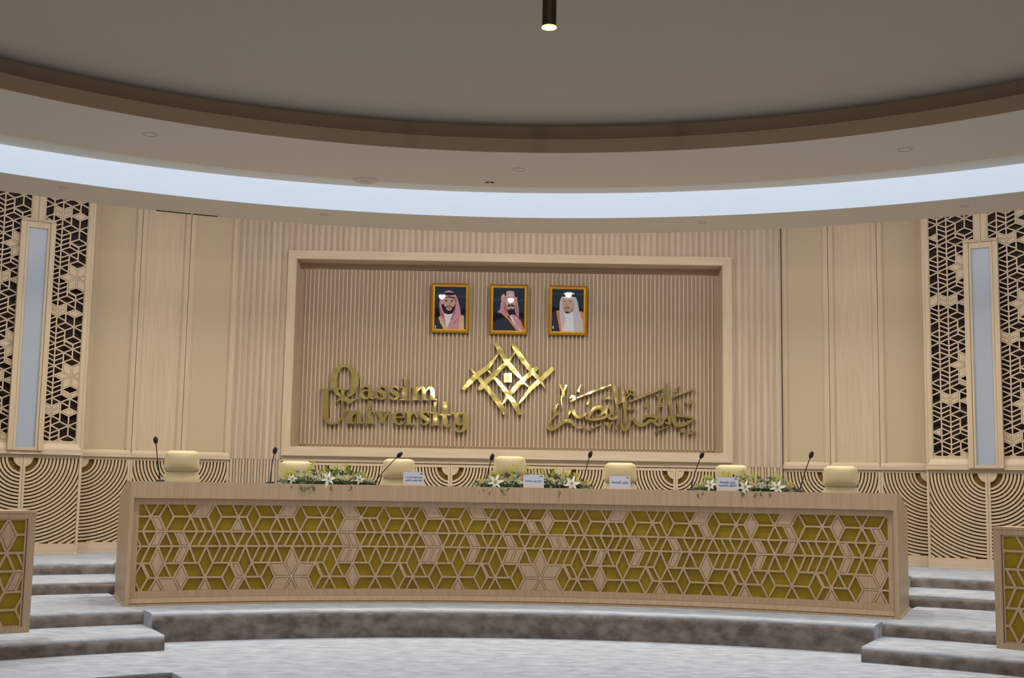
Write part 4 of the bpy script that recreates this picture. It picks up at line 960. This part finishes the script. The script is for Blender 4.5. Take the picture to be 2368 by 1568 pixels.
plate(1409, 1458, 1101, 1129, 'white name plate with one short line of Arabic, right of the middle flowers', ['وكيل الجامعة'])
plate(1657, 1708, 1104, 1134, 'white name plate standing in front of the right flowers', ['وكيل الجامعة', 'للشؤون التعليمية'])

# flowers
random.seed(4)
fm = {k: mat('petal_'+k, c, .6, sheen=.2) for k, c in dict(white=(.76, .77, .62), cream=(.80, .74, .40), blush=(.80, .66, .46), blue=(.035, .06, .11), lime=(.50, .54, .03), green=(.05, .13, .04), dark=(.015, .05, .025), sage=(.16, .24, .18), stamen=(.35, .12, .04)).items()}
def frame_of(d):
    z = d.normalized(); x = z.cross(Vector((0, 0, 1)))
    x = x.normalized() if x.length > .05 else Vector((1, 0, 0)); return x, z.cross(x), z
def petal(mb, c, d, up, L, w, droop=0, mi=0, segs=4):
    d = d.normalized(); sd = d.cross(up)
    sd = sd.normalized() if sd.length > .01 else Vector((1, 0, 0)); nn = sd.cross(d)
    vs = []
    for i in range(segs+1):
        q = i/segs; wi = w*sin(pi*min(.98, q*.86+.10))**.8; p = c+d*(L*q)+nn*(-droop*q*q*L)
        vs += [p-sd*wi/2, p+nn*(-w*.12), p+sd*wi/2]
    mb.add(vs, [(i*3+j, i*3+j+1, i*3+j+4, i*3+j+3) for i in range(segs) for j in (0, 1)], mi)
def rose(par, c, r, m_):
    b = MB(); z = Vector((random.uniform(-.4, .4), -1, random.uniform(.2, .9))).normalized(); x, y, z = frame_of(z)
    for ring, (k, tilt, s_) in enumerate(((5, 1.25, 1), (5, .9, .85), (4, .55, .62), (3, .25, .4))):
        for i in range(k):
            a = 2*pi*i/k+ring*.6; o = x*cos(a)+y*sin(a); d = o*sin(tilt)+z*cos(tilt)
            petal(b, c+o*r*.12*(4-ring)/4, d, -o*cos(tilt)+z*sin(tilt), r*s_*.95, r*s_*1.25, -.5)
    b.sph(c+z*r*.25, r*.35, n=6, m=4)
    return b.build('rose', m_, par, smooth=True)
def lily(par, c, r, z):
    b = MB(); x, y, z = frame_of(z)
    for i in range(6):
        a = 2*pi*i/6+.2; o = x*cos(a)+y*sin(a); petal(b, c, o*.80+z*.60, z*.8-o*.6, r*(1 if i % 2 else .92), r*(.50 if i % 2 else .38), .75+.3*sin(i*2.1), segs=7)
    o = b.build('lily', fm['white'], par, smooth=True)
    s_ = MB()
    for i in range(5):
        a = 2*pi*i/5; s_.tube([c, c+z*r*.4+(x*cos(a)+y*sin(a))*r*.18], .002, 4); s_.sph(c+z*r*.42+(x*cos(a)+y*sin(a))*r*.19, .006, n=5, m=3)
    s_.build('stamens', fm['stamen'], o)
def arrangement(x0, x1, label, lilies, gpx=None):
    R = RD+.20
    c = on_r((x0+x1)/2, 1120, R); th = th_of(c); W_ = (on_r(x1, 1120, R)-on_r(x0, 1120, R)).length
    t = thing('flower_arrangement', label, 'flowers', (c.x, c.y, ZTOP), -th, 'flower arrangements on the table')
    MB().box(-W_*.42, W_*.42, -.095, .0, 0, .04).build('tray', fm['dark'], t, bevel=.008)
    def blocked(x, y): return gap and gap[0]-.02 < x < gap[1]+.02 and y < -.045
    gap = None
    if gpx:
        gap = [(lambda q: q.x*cos(th)-q.y*sin(th))(on_r(g_, 1115, R-.16)-c) for g_ in gpx]
    def H(x): return .17*(1-(abs(x)/(W_/2))**3)
    fo = MB()
    for i in range(int(330*W_/1.1)):
        x = random.uniform(-W_/2, W_/2)*.98; y = random.uniform(-.15, .11); z = random.uniform(.0, max(.03, H(x)*1.0)) if y > -.1 else random.uniform(-.05, .06)
        if y < -.13: y = -.15-.01*random.random()
        elif z < .02: z = .02
        d = Vector((random.uniform(-1, 1)+x, random.uniform(-1, .1), random.uniform(-.4, 1)))
        if blocked(x, y): continue
        if z < .02: d = Vector((random.uniform(-.6, .6), -.25, -1)); y = min(y, -.19)
        petal(fo, Vector((x, y, z)), d, Vector((0, -1, .3)), random.uniform(.03, .06), random.uniform(.012, .024), .3, random.choice((0, 0, 1, 2, 2)), 3)
    fo.build('foliage', [fm['green'], fm['dark'], fm['sage']], t)
    for i in range(int(8*W_)):
        gr = MB(); x = random.uniform(-W_/2, W_/2)*.9; L = random.uniform(.03, .10)
        if blocked(x, -1): continue
        pts = [Vector((x, -.12, .03)), Vector((x, -.19, .01)), Vector((x+random.uniform(-.02, .02), -.222, -L*.5)), Vector((x+random.uniform(-.03, .03), -.225, -L))]
        gr.tube(pts, .002, 4)
        for k in range(7): petal(gr, pts[1].lerp(pts[3], k/7), Vector((random.uniform(-1, 1), -.2, -.5)), Vector((0, -1, 0)), .025, .010, .2, 0, 2)
        gr.build('trailing_fern', fm['green'], t)
    for i in range(int(9*W_)):     # lime sprigs standing up
        x = (i+.5)/int(9*W_)*W_-W_/2+random.uniform(-.05, .05)
        x *= .93; sp_ = MB(); h = H(x)+random.uniform(.0, .07); b0 = Vector((x, random.uniform(-.02, .06), .04)); tip = Vector((x+random.uniform(-.04, .04), b0.y, h+.02))
        sp_.tube([b0, tip], .002, 4)
        for k in range(70):
            q = random.uniform(.5, 1.05); p = b0.lerp(tip, q)+Vector((random.gauss(0, .02), random.gauss(0, .015), random.gauss(0, .008)))
            petal(sp_, p, Vector((random.uniform(-1, 1), random.uniform(-1, .5), random.uniform(0, 1))), Vector((0, -1, .5)), .018, .008, 0, 0, 2)
        sp_.build('lime_sprig', fm['lime'], t)
    k = int(34*W_)
    for i in range(k):
        x = ((i+.5)/k-.5)*W_*.94; z = random.uniform(.045, max(.06, H(x)*.85)); y = -.165+.09*z/.17+random.uniform(-.015, .01)
        if blocked(x, y-.03): y = -.01; z = max(z, .09)
        m_ = fm[random.choice(('cream', 'cream', 'blush', 'white'))]; rose(t, Vector((x, y, z)), random.uniform(.022, .036), m_)
    for i in range(int(11*W_)):
        x = random.uniform(-W_/2, W_/2)*.88; z = random.uniform(.06, max(.08, H(x)))
        if blocked(x, -1): continue
        b = MB(); c0 = Vector((x, -.09+random.uniform(-.03, .03), z))
        for q in range(26):
            d = Vector((random.gauss(0, 1), random.gauss(0, 1)-.6, random.gauss(0, 1))).normalized(); petal(b, c0, d, Vector((.3, .2, 1)), .026, .006, 0, 0, 2)
        b.sph(c0, .013, n=6, m=4); b.build('thistle', fm['blue'], t)
    for (lx, lz, lr) in lilies:
        p = on_r(lx, 1120, R-.12); q = (p-c); xl = q.x*cos(th)-q.y*sin(th)
        lily(t, Vector((xl, -.185, lz)), lr*.85, Vector((random.uniform(-.3, .3), -1, .25)))
    return t
arrangement(646, 866, 'low mixed flower arrangement at the left, with a white lily at its middle', [(757, .06, .095), (674, .055, .06), (829, .06, .06)])
arrangement(1094, 1370, 'longest flower arrangement, at the middle, a name plate standing before it', [(1146, .055, .10), (1322, .05, .10)], gpx=(1210, 1258))
arrangement(1606, 1842, 'low flower arrangement at the right with pale drooping lilies', [(1645, .065, .08), (1724, .045, .085), (1799, .045, .095)], gpx=(1657, 1708))
